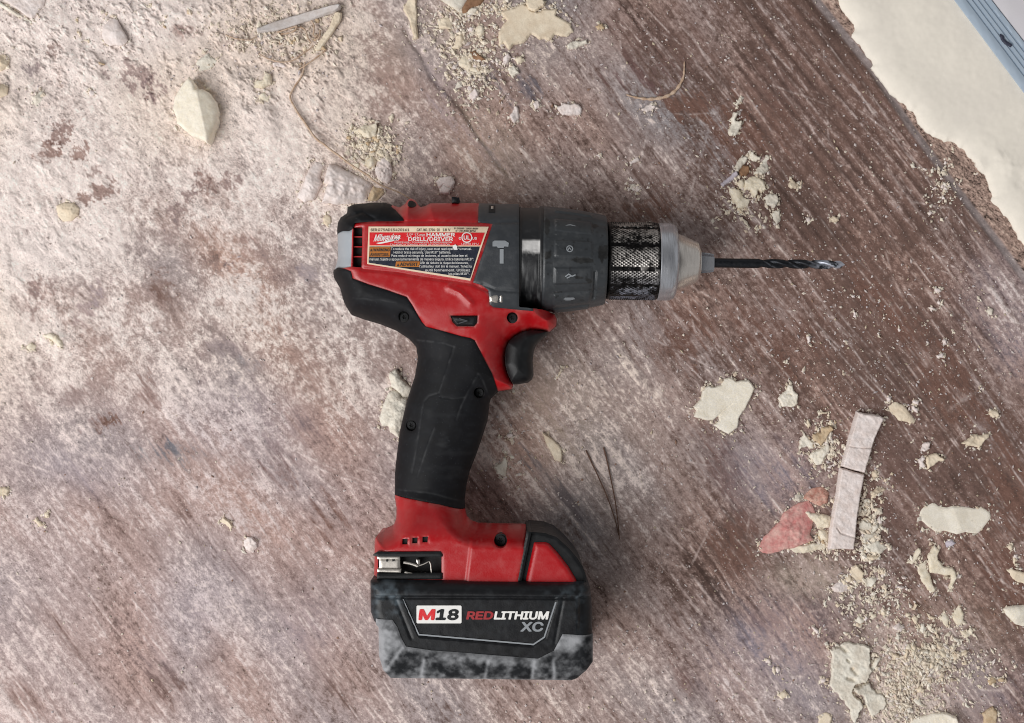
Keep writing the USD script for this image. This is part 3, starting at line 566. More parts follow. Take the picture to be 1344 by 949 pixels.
def gear_top(x, y, d):
    z = surf(x, y) + .0003 + edgebevel(d)
    g = seg_dist(x, y, W([(627,292),(680,291)], .053)); z = z - .0006 * np.exp(-(g / .0006) ** 2)
    g = seg_dist(x, y, W([(634,374),(650,381),(680,383)], .053)); z = z - .0006 * np.exp(-(g / .0007) ** 2)
    return z + .0002 * (vn(x, y, 200, 6) - .5)
def grey_tint(x, y, d=None, z=.053, dark=.0):
    t = np.tile(lin((44, 47, 51)), (len(x), 1)) * (1 + .35 * (vn(x, y, 120, 7) - .5) + .2 * (vn(x, y, 600, 8) - .5))[:, None]
    b = np.clip(vn(x, y, 260, 15) * 5 - 3.35, 0, 1)[:, None]
    return np.clip(t * (1 - b * .75), .004, 1)
p_gear = build('gear_housing', gear, gear_top, 'grey', tint=grey_tint)
# small steel clip below and a slot above on the grey housing
def drape(tm, surf_fn, lift):
    """a flat mesh in photo pixels (x right, y up = -v, z in metres) laid onto a surface of the drill"""
    V = np.asarray(tm.vertices, float); uv = np.column_stack([V[:, 0], -V[:, 1]])
    z0 = np.full(len(uv), .055)
    for _ in range(2):
        xy = W(uv, z0); z0 = surf_fn(xy[:, 0], xy[:, 1])
    z0 = np.full(len(uv), z0.mean()) if np.ptp(z0) < .0004 else z0
    xy = W(uv, z0.mean()); zz = surf_fn(xy[:, 0], xy[:, 1])
    return np.column_stack([xy, zz + lift + V[:, 2]]), np.asarray(tm.faces)
def px_solid(poly_uv, t):
    """a thin slab from a pixel outline for drape()"""
    g = poly_uv if not isinstance(poly_uv, (list, tuple)) else Polygon(poly_uv)
    g = shapely.transform(g, lambda c: np.column_stack([c[:, 0], -c[:, 1]])).buffer(0)
    parts = [trimesh.creation.extrude_polygon(k, t, engine='earcut') for k in getattr(g, 'geoms', [g])]
    return trimesh.util.concatenate(parts)
def px_sub(tm, n=1):
    for _ in range(n): tm = tm.subdivide()
    return tm
def text_px(txt, u0, vb, u1, cap, bold=True, shear=0.0, t=.00012, lean=0.0):
    tm = meshkit.text_mesh(txt, 1.0, .1, bold); V = tm.vertices.copy()
    x0, x1 = V[:, 0].min(), V[:, 0].max(); V[:, 2] *= t / .1
    y = V[:, 1] * cap; x = u0 + (V[:, 0] - x0) / (x1 - x0) * (u1 - u0 - shear * cap) + shear * y
    V[:, 0], V[:, 1] = x, y - vb + lean * (x - u0)
    return trimesh.Trimesh(V, tm.faces, process=False)
def heavy(tm, w=.5):
    parts = []
    for k_, (a_, b_) in enumerate(((0, 0), (w, 0), (-w, 0), (0, w * .7), (0, -w * .7))):
        c_ = tm.copy(); c_.apply_translation((a_, b_, .000012 * k_)); parts.append(c_)
    return trimesh.util.concatenate(parts)
def lay(name, tm, mat, parent, surf_fn=None, lift=.0003):
    V, F = drape(tm, surf_fn or surf, lift); return put(name, V, F, M[mat], parent)
def flat_at(z): return lambda x, y: np.full(len(x), z)

zg = surf_at(660, 395)
for pts, nm in (([(642,389),(653,386.5),(655,391),(653,398.5),(643,397)], 'steel_clip'), ([(655.5,387),(660,387.5),(660,398),(655,397.5)], 'steel_clip')):
    pw_ = worldpoly(pts, zg); build(nm, pw_, lambda x, y, d: surf(x, y) + .0006 * bulge(d, .0008), 'steel', .0006, bottom=lambda x, y, d, zt: zt - .003)
zg = surf_at(645, 273); pw_ = worldpoly([(641.5,268.5),(650,268.5),(650,280),(641.5,280)], zg); build('slot', pw_, lambda x, y, d: surf(x, y) + .0006, 'pit', .0007, bottom=lambda x, y, d, zt: zt - .003)
pw_ = worldpoly([(644,269.5),(648,269.5),(648,275),(644,275)], zg); build('steel_pin', pw_, lambda x, y, d: surf(x, y) + .0011 * bulge(d, .0008) + .0002, 'steel', .0005, bottom=lambda x, y, d, zt: zt - .003)
# nub and strap boss on the top edge
pw_ = worldpoly([(593.5,259.5),(603,260.5),(602.5,268),(593.5,267.5)], ZA + .006); build('lock_nub', pw_, lambda x, y, d: np.full(len(x), ZA + .011) + edgebevel(d), 'black', .0007, bottom=ZA - .006)
bz = surf_at(540.3, 269) ; ring = circ(540.3, 267.8, 5.2, bz); build('boss_hole', ring, lambda x, y, d: surf(x, y) + .0005, 'pit', .0005, bottom=lambda x, y, d, zt: zt - .002)
# hammer pictogram
ham = unary_union([Polygon([(646.5,317.5),(649,315.8),(663,315.8),(668,319),(667,324),(662,323.4),(661,325.5),(653.5,325.5),(652,323.5),(646.5,323.5)]), sbox(656, 327, 661, 346)])
hm = lay('hammer_mark', px_sub(px_solid(ham, .00012), 2), 'print_grey', p_gear, lambda x, y: surf(x, y) + .0003, .0002)

# screws sunk in their holes
def star(r, n=6):
    a = np.arange(48) / 48 * 2 * np.pi; return Polygon(np.column_stack([np.cos(a), np.sin(a)]) * (r * (.72 + .28 * np.cos(n * a)))[:, None])
for u, v, r, z, deep in inserts:
    R_ = r * S0 * (D - z) / D; disc = Point(0, 0).buffer(R_ * .98, 16)
    w_ = trimesh.creation.extrude_polygon(disc, .001, engine='earcut'); w_.apply_translation((*W((u, v), z), z - deep - .001)); well = put_tm('screw_well', w_, M['pit'], drill, 30)
    hd = Point(0, 0).buffer(R_ * .72, 16).difference(star(R_ * .42)); hm_ = trimesh.creation.extrude_polygon(hd, .0009, engine='earcut'); hm_.apply_translation((*W((u, v), z), z - deep)); put_tm('screw_head', hm_, M['black'], well, 30)
def insert(name, poly, z, mat, sub=None):
    V, F, N = relief(poly.buffer(.0001), lambda x, y, d: np.full(len(x), z), z - .006, .001); return put(name, V, F, M[mat], drill, N=N)
zv = surf_at(470, 324); vent = insert('vent', VENT, zv - .006, 'pit')
for vv in (310, 323, 336):
    sl = worldpoly([(463,vv),(475.5,vv),(475.3,vv + 1.6),(462.8,vv + 1.6)], zv - .003); V, F, N = relief(sl, lambda x, y, d: np.full(len(x), zv - .003), zv - .006, .0008); put('vent_bar', V, F, M['button'], vent, N=N)
zs = surf_at(609, 421); sw = build('direction_switch', SWITCH.buffer(-.0003), lambda x, y, d: zs + .0012 * bulge(d, .0012) - .0002 + .0004 * np.exp(-(seg_dist(x, y, W([(600,418),(614,421),(600,425)], zs)) / .0006) ** 2), 'black', .0005, bottom=zs - .006)
lay('arrow_mark', px_solid(LineString([(603,418.3),(613,421.2),(603,424.2)]).buffer(.5), .0001), 'faint_print', sw, flat_at(zs + .00125), .0001)
for k in LEDS: insert('charge_light', k, surf_at(545, 709) - .002, 'pit')
# bit clip
zc = surf_at(536, 742)
clip = insert('bit_clip', CLIPREC, zc - .007, 'pit')
def slab(name, pts, z0, z1, mat, parent, sp=.0007, b=.0004):
    V, F, N = relief(worldpoly(pts, z1), lambda x, y, d: z1 + edgebevel(d, b, .0004), z0, sp); return put(name, V, F, M[mat], parent, N=N)
slab('clip_frame', [(489,729),(496,724.5),(578,724),(580.5,728),(580.5,731),(496,731.5)], zc - .005, zc + .0008, 'black', clip)
slab('clip_frame', [(494.5,753),(580.5,752.5),(580.5,760.5),(494.5,760.5)], zc - .005, zc + .0008, 'black', clip)
slab('steel_holder', [(497.5,733.5),(524.5,733.5),(525.5,749),(497.5,749)], zc - .006, zc - .0006, 'steel', clip)
slab('holder_lip', [(494.8,730.7),(524.5,730.9),(524.5,734.2),(495,734)], zc - .006, zc + .0012, 'steel', clip)
slab('holder_lip', [(494.8,747),(526,747.6),(526,751.6),(495,751)], zc - .006, zc + .0012, 'steel', clip)
slab('holder_tab', [(506.5,734.5),(509,734.5),(508.3,737.5),(507,737.5)], zc - .006, zc + .0003, 'black', clip)
slab('holder_tab', [(514.5,734.5),(518,734.5),(517,737),(515,737)], zc - .006, zc + .0003, 'black', clip)
for i_, (q, r_) in enumerate((([(529.5,738.5),(540,740.5),(548,743.5)], 1.9), ([(531,751.5),(541,754),(550.5,756)], 1.7), ([(548,743.5),(556,741),(563,737.5),(565.5,746),(566,754),(557,753)], .9))):
    cq = curve([(*W(k, zc + .0005), zc - .0004 - .0008 * (i_ == 2)) for k in q], 16); V, F = tube(cq, r_ * .00037); put('spring_wire', V, F, M['steel'], clip, smooth=50)
slab('bit_end', [(546,734.5),(551,735),(551,742),(547.5,743)], zc - .006, zc - .001, 'nose', clip)

# rating label
lab_px = [(483.8,297.5),(641.2,297),(617.3,368.5),(481.8,346.5)]
zl = surf_at(560, 330)
LAB = worldpoly(lab_px, zl); lsurf = lambda x, y: surf(x, y) + .00035
label = build('label', LAB, lambda x, y, d: surf(x, y) + .00035, 'cream', .0006, bottom=lambda x, y, d, zt: zt - .0015)
def lin_edge(v): return 641.2 + (617.3 - 641.2) * (v - 297) / (368.5 - 297)
def lab_band(name, v0, v1, mat, l0, bottom=None):
    pts = [(l0, v0), (lin_edge(v0) - 2.3, v0), (lin_edge(v1) - 2.3, v1), (l0 - .2, v1)] if bottom is None else bottom
    V, F, N = relief(worldpoly(pts, zl), lambda x, y, d: surf(x, y) + .00052, lambda x, y, d, zt: zt - .0008, .0006); return put(name, V, F, M[mat], label, N=N)
lab_band('red_band', 305.2, 322.3, 'print_red', 485.2)
lab_band('blue_field', 0, 0, 'print_blue', 0, [(485,323.8),(lin_edge(323.8) - 2.4,323.8),(lin_edge(365.5) - 1.2,365.6),(484,345)])
def lt(name, txt, u0, vb, u1, cap, mat='white', bold=True, shear=0., lean=0., lift=.0006): lay(name, text_px(txt, u0, vb, u1, cap, bold, shear, lean=lean), mat, label, surf, lift)
for txt, u0, u1 in (('SER', 486.5, 494.5), ('G75AD15420161', 496, 537), ('CAT. NO. 2704-20', 547, 577), ('18 V', 581, 591)): lt('fine_print', txt, u0, 303.6, u1, 3.4, 'print_dark', False, lift=.00045)
lt('fine_print', '0-550/0-1800 /MIN', 596, 301.2, 627, 2.2, 'print_dark', False, lift=.00045); lt('fine_print', '0-28,800 BPM', 598, 304.4, 624, 2.2, 'print_dark', False, lift=.00045)
lt('brand_script', 'Milwaukee', 490.5, 316.8, 527, 8.4, shear=.35, lean=.045)
lay('brand_underline', px_solid([(494,319.2),(499,318.2),(524,313.2),(527,312.8),(520,315.8),(500,320.2),(497,320.4)], .00012), 'white', label, surf, .0006)
lt('lettering', '1/2" 13 mm', 534, 310.4, 558, 3.6, bold=False); lt('lettering', 'HAMMER', 560, 310.6, 597, 4.6); lt('lettering', 'DRILL/DRIVER', 536, 316.2, 594.5, 4.6)
lt('fine_print', 'PERCEUSE-TOURNEVIS À PERCUSSION', 518, 319.2, 593, 1.9, bold=False); lt('fine_print', 'TALADRO ATORNILLADOR DE PERCUSIÓN', 512, 322.1, 590, 1.9, bold=False)
u_, v_ = 612.8, 311.8
lay('approval_ring', px_solid(Point(u_, v_).buffer(7.0, 16).difference(Point(u_, v_).buffer(5.7, 16)), .00012), 'white', label, surf, .0006)
lt('approval_letters', 'UL', u_ - 4.1, v_ + 2.7, u_ + 4.1, 5.2); lt('fine_print', 'C', 602.3, 314.5, 605.2, 3.2); lt('fine_print', 'US', 620, 314.5, 626, 3.2); lt('fine_print', 'LISTED 22YJ', 606, 321.4, 628, 2.4, bold=False)
lay('orange_box', px_solid([(485.3,324.6),(512.5,324.6),(512,337.2),(484.8,337.2)], .0001), 'print_orange', label, surf, .00056); lay('orange_box', px_solid([(520,343.4),(551,343.4),(550.6,350.6),(518.8,350.4)], .0001), 'print_orange', label, surf, .00056)
for a_ in (('WARNING', 490, 330.0, 511.5, 3.6), ('AVERTISS.', 486, 336.2, 511, 3.6), ('ADVERT.', 525, 349.2, 550, 4.0)): lt('fine_print', a_[0], *a_[1:4], a_[4], 'print_dark', True, lift=.00072)
for u_, v_ in ((487.5, 328.5), (522.5, 348)): lay('warning_triangle', px_solid([(u_ - 1.8, v_ + 1.6), (u_, v_ - 2), (u_ + 1.8, v_ + 1.6)], .0001), 'print_dark', label, surf, .0007)
for k_, (txt, u0, u1, vb) in enumerate((('To reduce the risk of injury, user must read operator\'s manual.', 513.5, 619, 328.3), ('Hold or brace securely. Use M18™ batteries.', 517, 592, 332.8), ('Para reducir el riesgo de lesiones, el usuario debe leer el', 514, 613.5, 337.2), ('manual. Sujete y apoye la herramienta de manera segura. Utilice baterías M18™.', 485, 622, 341.8), ('Afin de réduire le risque de blessures,', 551.5, 615, 346.6), ('l\'utilisateur doit lire le manuel. Tenez la', 551, 619, 351.2), ('outil fermement. Utilisez', 558, 617, 356.2), ('les piles M18™.', 589, 616, 361))):
    lt('warning_line', txt, u0, vb, u1, 3.1, 'white', False)
lay('paint_fleck', px_solid(Polygon(jag([(594.5,322),(598,321),(600.5,324),(600,327.5),(596.5,328),(594.3,325.5)], 4, .1, 2)), .0003), 'white', label, surf, .0007)

# trigger
TRIG = roundpoly(worldpoly([(719,439),(711,446),(704,452.5),(700.8,461),(699.3,474),(700.5,491),(699,497.5),(693.5,502.3),(680,504.6),(668,505),(656,480),(660,445),(690,428),(719,433)], .036), .0006)
build('trigger', TRIG.difference(SIL.buffer(.0001)), lambda x, y, d: .0335 + .0095 * bulge(shapely.distance(TRIG.boundary, shapely.points(x, y)), .008), 'black', .0006, bottom=lambda x, y, d, zt: .067 - zt)

# collar, clutch ring, chuck: bodies turned round the spindle
KA = S0 * (D - ZA) / D; AX0 = np.array([720.0, 340.6]); AXD = np.array([385.0, 5.7]); AXD /= np.linalg.norm(AXD)
def turned(prof, n, disp=None, tint=None, cu=0.0, dense=None):
    """profile [(u, r)] in pixels turned round the spindle; phi 0 points up at the camera, +90 deg towards the picture's lower edge"""
    q = np.array(prof, float)
    if dense:
        us = []; 
        for a_, b_ in zip(q[:-1], q[1:]):
            m = max(1, int(math.ceil(np.hypot(*(b_ - a_)) / dense))); us.append(a_ + (b_ - a_) * (np.arange(m) / m)[:, None])
        q = np.vstack(us + [q[-1:]])
    ph = np.arange(n) / n * 2 * np.pi; U_, PH = np.meshgrid(q[:, 0], ph, indexing='ij'); R_ = np.repeat(q[:, 1][:, None], n, 1)
    if disp is not None: R_ = R_ + disp(U_, PH, R_)
    s_ = (U_ - AX0[0]); ax = AX0[0] + s_ * AXD[0] - R_ * np.sin(PH) * AXD[1] * 1; ay = AX0[1] + cu + s_ * AXD[1] + R_ * np.sin(PH) * AXD[0]
    xy = W(np.stack([ax, ay], -1), ZA); z = ZA + R_ * KA * np.cos(PH)
    V = np.concatenate([xy, z[..., None]], -1).reshape(-1, 3)
    i = np.arange(U_.size).reshape(U_.shape); j = np.roll(i, -1, 1)
    F = np.vstack([np.stack([i[:-1], i[1:], j[1:]], -1).reshape(-1, 3), np.stack([i[:-1], j[1:], j[:-1]], -1).reshape(-1, 3)])
    tt = tint(U_, PH, R_).reshape(-1, 3) if tint is not None else None
    for row, flip in ((i[0], False), (i[-1], True)):
        V = np.vstack([V, V[row].mean(0)]); k = np.full(n, len(V) - 1); nx = np.roll(row, -1)
        F = np.vstack([F, np.stack([k, row, nx] if not flip else [k, nx, row], -1)])
        if tt is not None: tt = np.vstack([tt, tt[row].mean(0)])
    if trimesh.Trimesh(V, F, process=False).volume < 0: F = F[:, ::-1]
    return V, F, tt
def put_turned(name, prof, n, mat, disp=None, tint=None, parent=drill, smooth=35, cu=0.0, dense=None):
    V, F, tt = turned(prof, n, disp, tint, cu, dense)
    if tt is None: return put(name, V, F, M[mat], parent, smooth=smooth)
    V, F, N = meshkit.arrays(trimesh.Trimesh(V, F, process=False), True); return put(name, V, F, M[mat], parent, N=N, tint=tt)
def pn(U_, PH, R_, f, s): return meshkit.fbm(np.stack([U_ * f, np.sin(PH) * R_ * f, np.cos(PH) * R_ * f], -1), 4, s)
def collar_tint(U_, PH, R_):
    t = np.tile(lin((13, 14, 17)), U_.shape + (1,)); n_ = pn(U_, PH, R_, .10, 31)
    streaks = np.clip(meshkit.fbm(np.stack([U_ * .6, np.sin(PH) * R_ * .05, np.cos(PH) * R_ * .05], -1), 3, 32) * 3 - 1.5, 0, 1) * sm(.0, .5, PH) * sm(1.3, .9, PH)
    w_ = sm(-.30, -.26, PH - 2 * np.pi * (PH > np.pi) + .02 * (n_ - .5)) * sm(.02, -.09, PH - 2 * np.pi * (PH > np.pi) + .16 * (pn(U_, PH, R_, .3, 33) - .5)) * sm(684, 685.5, U_) * sm(708, 706.5, U_)  # white patch on the collar, ragged along one side
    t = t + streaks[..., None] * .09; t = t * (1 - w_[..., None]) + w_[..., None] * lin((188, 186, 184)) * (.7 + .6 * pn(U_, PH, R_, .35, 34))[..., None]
    return np.clip(t, .003, 1)
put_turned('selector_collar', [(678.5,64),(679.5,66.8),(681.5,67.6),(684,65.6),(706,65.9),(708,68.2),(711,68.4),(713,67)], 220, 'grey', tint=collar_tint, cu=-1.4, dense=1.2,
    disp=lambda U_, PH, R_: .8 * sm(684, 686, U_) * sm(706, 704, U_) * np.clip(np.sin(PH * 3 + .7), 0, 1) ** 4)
PADS = [math.radians(a_) for a_ in (-68, -37, -8, 22, 54, 84, 115, 145, 180, 215, 250)]
def angd(PH, c): return np.abs((PH - c + np.pi) % (2 * np.pi) - np.pi)
def clutch_disp(U_, PH, R_):
    o = np.zeros_like(U_)
    for c in PADS:
        d = np.maximum(angd(PH, c) * R_ / 10.5, np.abs(U_ - 750) / 23.5); o = np.maximum(o, 1.7 * sm(1.06, .94, d))
    k = (PH / (2 * np.pi) * 12 - .5) % 1; facet = -1.2 * (4 * (k - .5) ** 2)
    valley = -1.0 * np.exp(-((k - .5) * 2 / .0 if False else (k - .0)) ** 2 / .002)
    notch = -2.2 * sm(775.5, 777, U_) * sm(780.5, 779, U_) * sm(.38, .34, angd(PH, math.radians(38)))
    return o + facet * sm(713, 722, U_) + notch + .5 * (pn(U_, PH, R_, .12, 41) - .5)
def clutch_tint(U_, PH, R_):
    t = np.tile(lin((42, 45, 48)), U_.shape + (1,)) * (1 + .5 * (pn(U_, PH, R_, .08, 42) - .5) + .25 * (pn(U_, PH, R_, .5, 43) - .5))[..., None]
    n_ = pn(U_, PH, R_, .22, 44); y_ = np.sin(PH) * R_
    b = np.zeros_like(U_)
    for uu, vv, ru, rv in ((788,336,8,11),(762,346,17,4),(717,341,5,6),(777,301,6,3),(716,310,4,7),(770,372,5,3),(757,368,6,2),(716,300,4,10)):
        vy = vv - (AX0[1] + (uu - 720) * AXD[1]); b = np.maximum(b, np.exp(-((U_ - uu) / ru) ** 2 - ((y_ - vy) / rv) ** 2) * (np.cos(PH) > 0))
    b = sm(.40, .55, b + (n_ - .5) * 1.1) * (b > .08)
    e = sm(.66, .74, n_) * .6
    t = t * (1 - np.maximum(b * .9, e)[..., None])
    wh = np.clip(pn(U_, PH, R_, .4, 45) * 4 - 2.6, 0, 1) * sm(6, 1, np.abs(U_ - 729)) * .4
    return np.clip(t + wh[..., None] * .3, .004, 1)
p_clutch = put_turned('clutch_ring', [(710.5,66),(711.5,68.6),(714,69.4),(729,68.2),(745,66.4),(778,61.8),(792,58.8),(794.2,57.4),(794.6,54)], 320, 'grey', disp=clutch_disp, tint=clutch_tint, dense=1.1)
def clutch_surf(x, y):
    u, v = UV(x, y, ZA); c = AX0[1] + (u - 720) * AXD[1] / AXD[0]
    r = np.interp(u, [714,729,745,778,792], [69.4,68.2,66.4,61.8,58.8]) + .9; return ZA + KA * np.sqrt(np.maximum(r ** 2 - (v - c) ** 2, 1))
def mark(uv_geom): 
    tm = px_sub(px_solid(uv_geom, .0003), 1); lay('pad_mark', tm, 'print_grey', p_clutch, clutch_surf, .0001)
for c_, g_ in ((-37, [LineString([(740,0.5),(746,-1.5),(752,.5)]).buffer(.8), LineString([(742,2),(751,2)]).buffer(.7)]), (-8, [Point(745,0).buffer(4.4).difference(Point(745,0).buffer(3.1)), LineString([(743,1.5),(744.5,-1.5),(746.5,1)]).buffer(.6)]), (22, [LineString([(740,1),(744,-2.2),(748,.8),(752,-1)]).buffer(.8), LineString([(742,3),(746,1)]).buffer(.7)]), (54, [LineString([(739,0),(752,-.5)]).buffer(.8), LineString([(740,-2),(751,-2.4)]).buffer(.7), LineString([(741,2),(750,1.6)]).buffer(.7)])):
    r_ = 66.0; vc = AX0[1] + 25 * AXD[1]; k_ = math.cos(math.radians(c_))
    for zz in [math.cos(math.radians(c_)) * r_ * KA + ZA]:
        # seen position of a pad at the height zz, brought to the spindle's scale
        g = unary_union(g_); mark_v = vc + math.sin(math.radians(c_)) * r_
        tm = px_sub(px_solid(shapely.transform(g, lambda q: np.column_stack([q[:, 0], mark_v + q[:, 1] * max(k_, .45)])), .0003), 1)
        V = np.asarray(tm.vertices); xy = W(np.column_stack([V[:, 0], -V[:, 1]]), ZA); z_ = clutch_surf(xy[:, 0], xy[:, 1]); put('pad_mark', np.column_stack([xy, z_ + V[:, 2] + .00005]), tm.faces, M['print_grey'], p_clutch)

def knurl(U_, PH):
    s_ = PH * 50.6; p = (U_ / 5.6 + s_ / 3.9); q = (U_ / 5.6 - s_ / 3.9)
    return np.abs((p % 1) - .5) * 2 * np.abs((q % 1) - .5) * 2
SLOT_A = (-.36, .22, .62, 1.05, -1.0)
def sleeve_zone(U_, PH):
    z = np.ones_like(U_)
    for a_, w_ in ((-.36, .055), (.27, .06), (.74, .045), (-.95, .05), (1.15, .05)): z = z * sm(w_ * .8, w_ * 1.2, angd(PH, a_))
    return z * sm(798, 801, U_) * sm(860.5, 858.5, U_)
def slots(U_, PH):
    o = np.zeros_like(U_)
    for a_ in (-.36, .27, .74, -.95):
        for uu in (818, 833, 851):
            o = np.maximum(o, sm(1.25, .8, np.hypot((U_ - uu) / 4.2, angd(PH, a_) * 50 / 2.6)))
    return o
def sleeve_disp(U_, PH, R_): return 1.1 * (knurl(U_, PH) - .5) * sleeve_zone(U_, PH) - 1.6 * slots(U_, PH) - .5 * (1 - sleeve_zone(U_, PH))
def sleeve_tint(U_, PH, R_):
    k = knurl(U_, PH); w_ = sm(.16, .5, 1 - k) if False else sm(.3, .12, k); n_ = pn(U_, PH, R_, .07, 51); n2 = pn(U_, PH, R_, .4, 52)
    wear = np.clip(w_ * sm(.40, .60, n_ * .62 + n2 * .38), 0, 1) * sleeve_zone(U_, PH); worn = sm(.55, .72, pn(U_, PH, R_, .10, 53)) * .55 * sm(800, 832, U_)
    wear = np.clip(wear * .95 + worn * n2 * 1.2, 0, 1) * (1 - slots(U_, PH)) * np.clip(.35 + .65 * sm(797, 815, U_), 0, 1)
    sky_side = sm(.2, 1.2, PH * (PH < np.pi)); wear_lit = lin((214, 208, 202)) * (1 - sky_side[..., None]) + lin((180, 188, 206)) * sky_side[..., None]  # worn metal colour, with bluish daylight painted over its lower side
    return np.clip(lin((20, 19, 20)) * (1 - wear[..., None]) + wear[..., None] * wear_lit, .003, 1)
put_turned('chuck_neck', [(790,46),(799,46)], 64, 'pit')
put_turned('chuck_sleeve', [(795.5,47),(796,50.2),(797.5,50.9),(861,50.9),(862.2,50.2),(862.6,47)], 560, 'sleeve', disp=sleeve_disp, tint=sleeve_tint, dense=.75, cu=.6)
put_turned('chuck_ring', [(862.4,46.5),(862.8,49.8),(864,50.8),(874,50.9),(880,50.4),(884.4,48.2),(886.4,44.6),(887,42),(887,38)], 160, 'ring', cu=.8, dense=3)
put_turned('chuck_nose', [(886.8,34),(887,37.0),(889,37.2),(896,34.9),(911,28.2),(914.5,26.6),(916.6,24.6),(917.2,22),(917.4,18.2),(919,17.5),(919.4,8)], 120, 'nose', cu=1.0, dense=3)
# three jaws
def spin_frame(u, r, ph, cu=1.2):
    s_ = u - AX0[0]; a_ = np.array([AX0[0] + s_ * AXD[0], AX0[1] + cu + s_ * AXD[1] + r * math.sin(ph)]); xy = W(a_, ZA); return [*xy, ZA + r * KA * math.cos(ph)]
for k_ in range(3):
    c_ = math.radians(120 * k_ + 8); hp = []
    for u, r0, r1, wd in ((914, 5, 14.6, .80), (931, 5, 13.0, .84), (936.5, 5.6, 11.8, .86)):
        for dphi in (-wd, wd): hp += [spin_frame(u, r0, c_ + dphi), spin_frame(u, r1, c_ + dphi * .9)]
    hl = trimesh.convex.convex_hull(np.array(hp)); put('jaw', hl.vertices, hl.faces, M['ring'], drill, smooth=25)
# the twist drill bit: round shank, then two helical flutes and a worn bright tip
def bit_disp(U_, PH, R_):
    tw = (U_ - 1000) / 62.0 * 2 * np.pi; k = sm(990, 1008, U_) * sm(1108.5, 1100, U_); a_ = ((PH - tw) % np.pi) / np.pi
    return -R_ * .52 * k * np.exp(-((a_ - .5) / .20) ** 2) + R_ * .05 * k * sm(.06, .0, np.minimum(a_ - .74, 1) ** 2 * 14)
def bit_tint(U_, PH, R_):
    tip = sm(1052, 1100, U_) ; n_ = pn(U_, PH, R_, .25, 61); tw = (U_ - 1000) / 62.0 * 2 * np.pi; a_ = ((PH - tw) % np.pi) / np.pi; edge_ = np.exp(-((a_ - .80) / .05) ** 2) * sm(995, 1010, U_)
    m_ = np.clip(tip * sm(.34, .62, n_) * 1.1 + edge_ * .30 * sm(.35, .65, n_), 0, 1)[..., None]
    return lin((44, 46, 50)) * (1 - m_) + m_ * lin((196, 200, 212))
p_bit = put_turned('drill_bit', [(926,6.2),(927,6.3),(1098,6.2),(1103,5.0),(1108.5,.8)], 48, 'bit', disp=bit_disp, tint=bit_tint, dense=.9, cu=1.2)

# release latch on the base and the battery
zf = .0640
slab('latch_frame', [(694.5,698),(700,698.5),(716,700),(731,705.5),(747,720),(758,733),(765,744),(769.5,756),(770,790),(676,790),(679,763.5)], .012, zf, 'black', drill, .0008, .0009)
LAT = [(701,711.8),(716,711.8),(721,714),(733,727),(746,744),(756.5,761.5),(756,770),(688,770),(690,762)]
build('release_button', roundpoly(worldpoly(LAT, zf + .001), .0008), lambda x, y, d: zf + .0002 + .0020 * bulge(d, .0028), 'button', .0007, bottom=zf - .004)
slab('seam_bar', [(691.5,697.5),(697.5,698.5),(684.5,763.5),(678.3,763.5)], .02, zf + .0030, 'black', drill, .0008, .0006)

ZB = .0725
BAT = roundpoly(worldpoly([(485.5,761.8),(500,760.8),(600,762.3),(700,764),(767,764.5),(774.5,770),(776.5,783),(778,800),(778,868),(770,879),(757,890),(750,892.5),(640,891),(513,889.5),(503,879),(497.5,860),(497,823),(490.5,816),(486,804)], .068), .0009)
def bat_dent(x, y):
    u, v = UV(x, y, ZB); return u, v
PANEL_PX = [(527,784),(548.3,834),(552,837),(700,849.5),(717,838),(731.5,789),(731,784)]
BUMP_PX = [(493,812.5),(515,813.5),(521.5,823),(527,838),(533,848.5),(566,853.5),(600,856),(706,864.5),(727,854),(738.5,832),(765.5,834),(785,834),(785,905),(490,905)]
BMP = worldpoly(BUMP_PX, ZB).intersection(BAT)
def bat_edge(x, y): return shapely.distance(BAT.boundary, shapely.points(x, y))
def bat_top(x, y, d):
    u, v = UV(x, y, ZB); z = ZB - .0068 + .0068 * bulge(d, .0062)
    z = z - .0010 * np.exp(-(seg_dist(x, y, W([(485,784.2),(560,784),(640,784.4),(735,785.2),(777,785.6)], ZB)) / .0005) ** 2)
    z = z - .0006 * sm(0, .0006, shapely.distance(PANW.boundary, shapely.points(x, y)) * np.where(shapely.contains_xy(PANW, x, y), 1, 0))
    for q in ([(519,785),(540,838)], [(739,786),(728,845)]): z = z - .0004 * np.exp(-(seg_dist(x, y, W(q, ZB)) / .0006) ** 2)
    z = z - .0022 * sm(757, 763, u) * sm(775, 785, v) * sm(836, 826, v)
    return z + .0002 * (vn(x, y, 260, 71) - .5)
PANW = worldpoly(PANEL_PX, ZB)
def bat_tint(x, y, d):
    u, v = UV(x, y, ZB); t = np.tile(lin((9, 10, 13)), (len(x), 1)) * (1 + .7 * (vn(x, y, 130, 72) - .5))[:, None]
    dust = np.exp(-(((u - 508) / 24) ** 2 + ((v - 785) / 26) ** 2)) * .9 + np.exp(-(((u - 748) / 24) ** 2 + ((v - 779) / 14) ** 2)) * .35 + np.exp(-(((u - 760) / 5) ** 2 + ((v - 800) / 34) ** 2)) * .6
    k = dust * sm(.42, .72, vn(x, y, 420, 73) * .6 + vn(x, y, 150, 74) * .4)
    return np.clip(t + k[:, None] * (lin((128, 142, 152)) - t) * .55, .003, 1)
battery = build('battery', BAT, bat_top, 'battery', .0006, bottom=lambda x, y, d, zt: .0012 + .004 * (1 - bulge(d, .005)), tint=bat_tint)
SCAL = [W(q, ZB) for q in ([(556,866),(552,889)],[(640,868),(636,892)],[(700,868),(698,892)],[(726,866),(727,892)],[(528,850),(506,880)])]
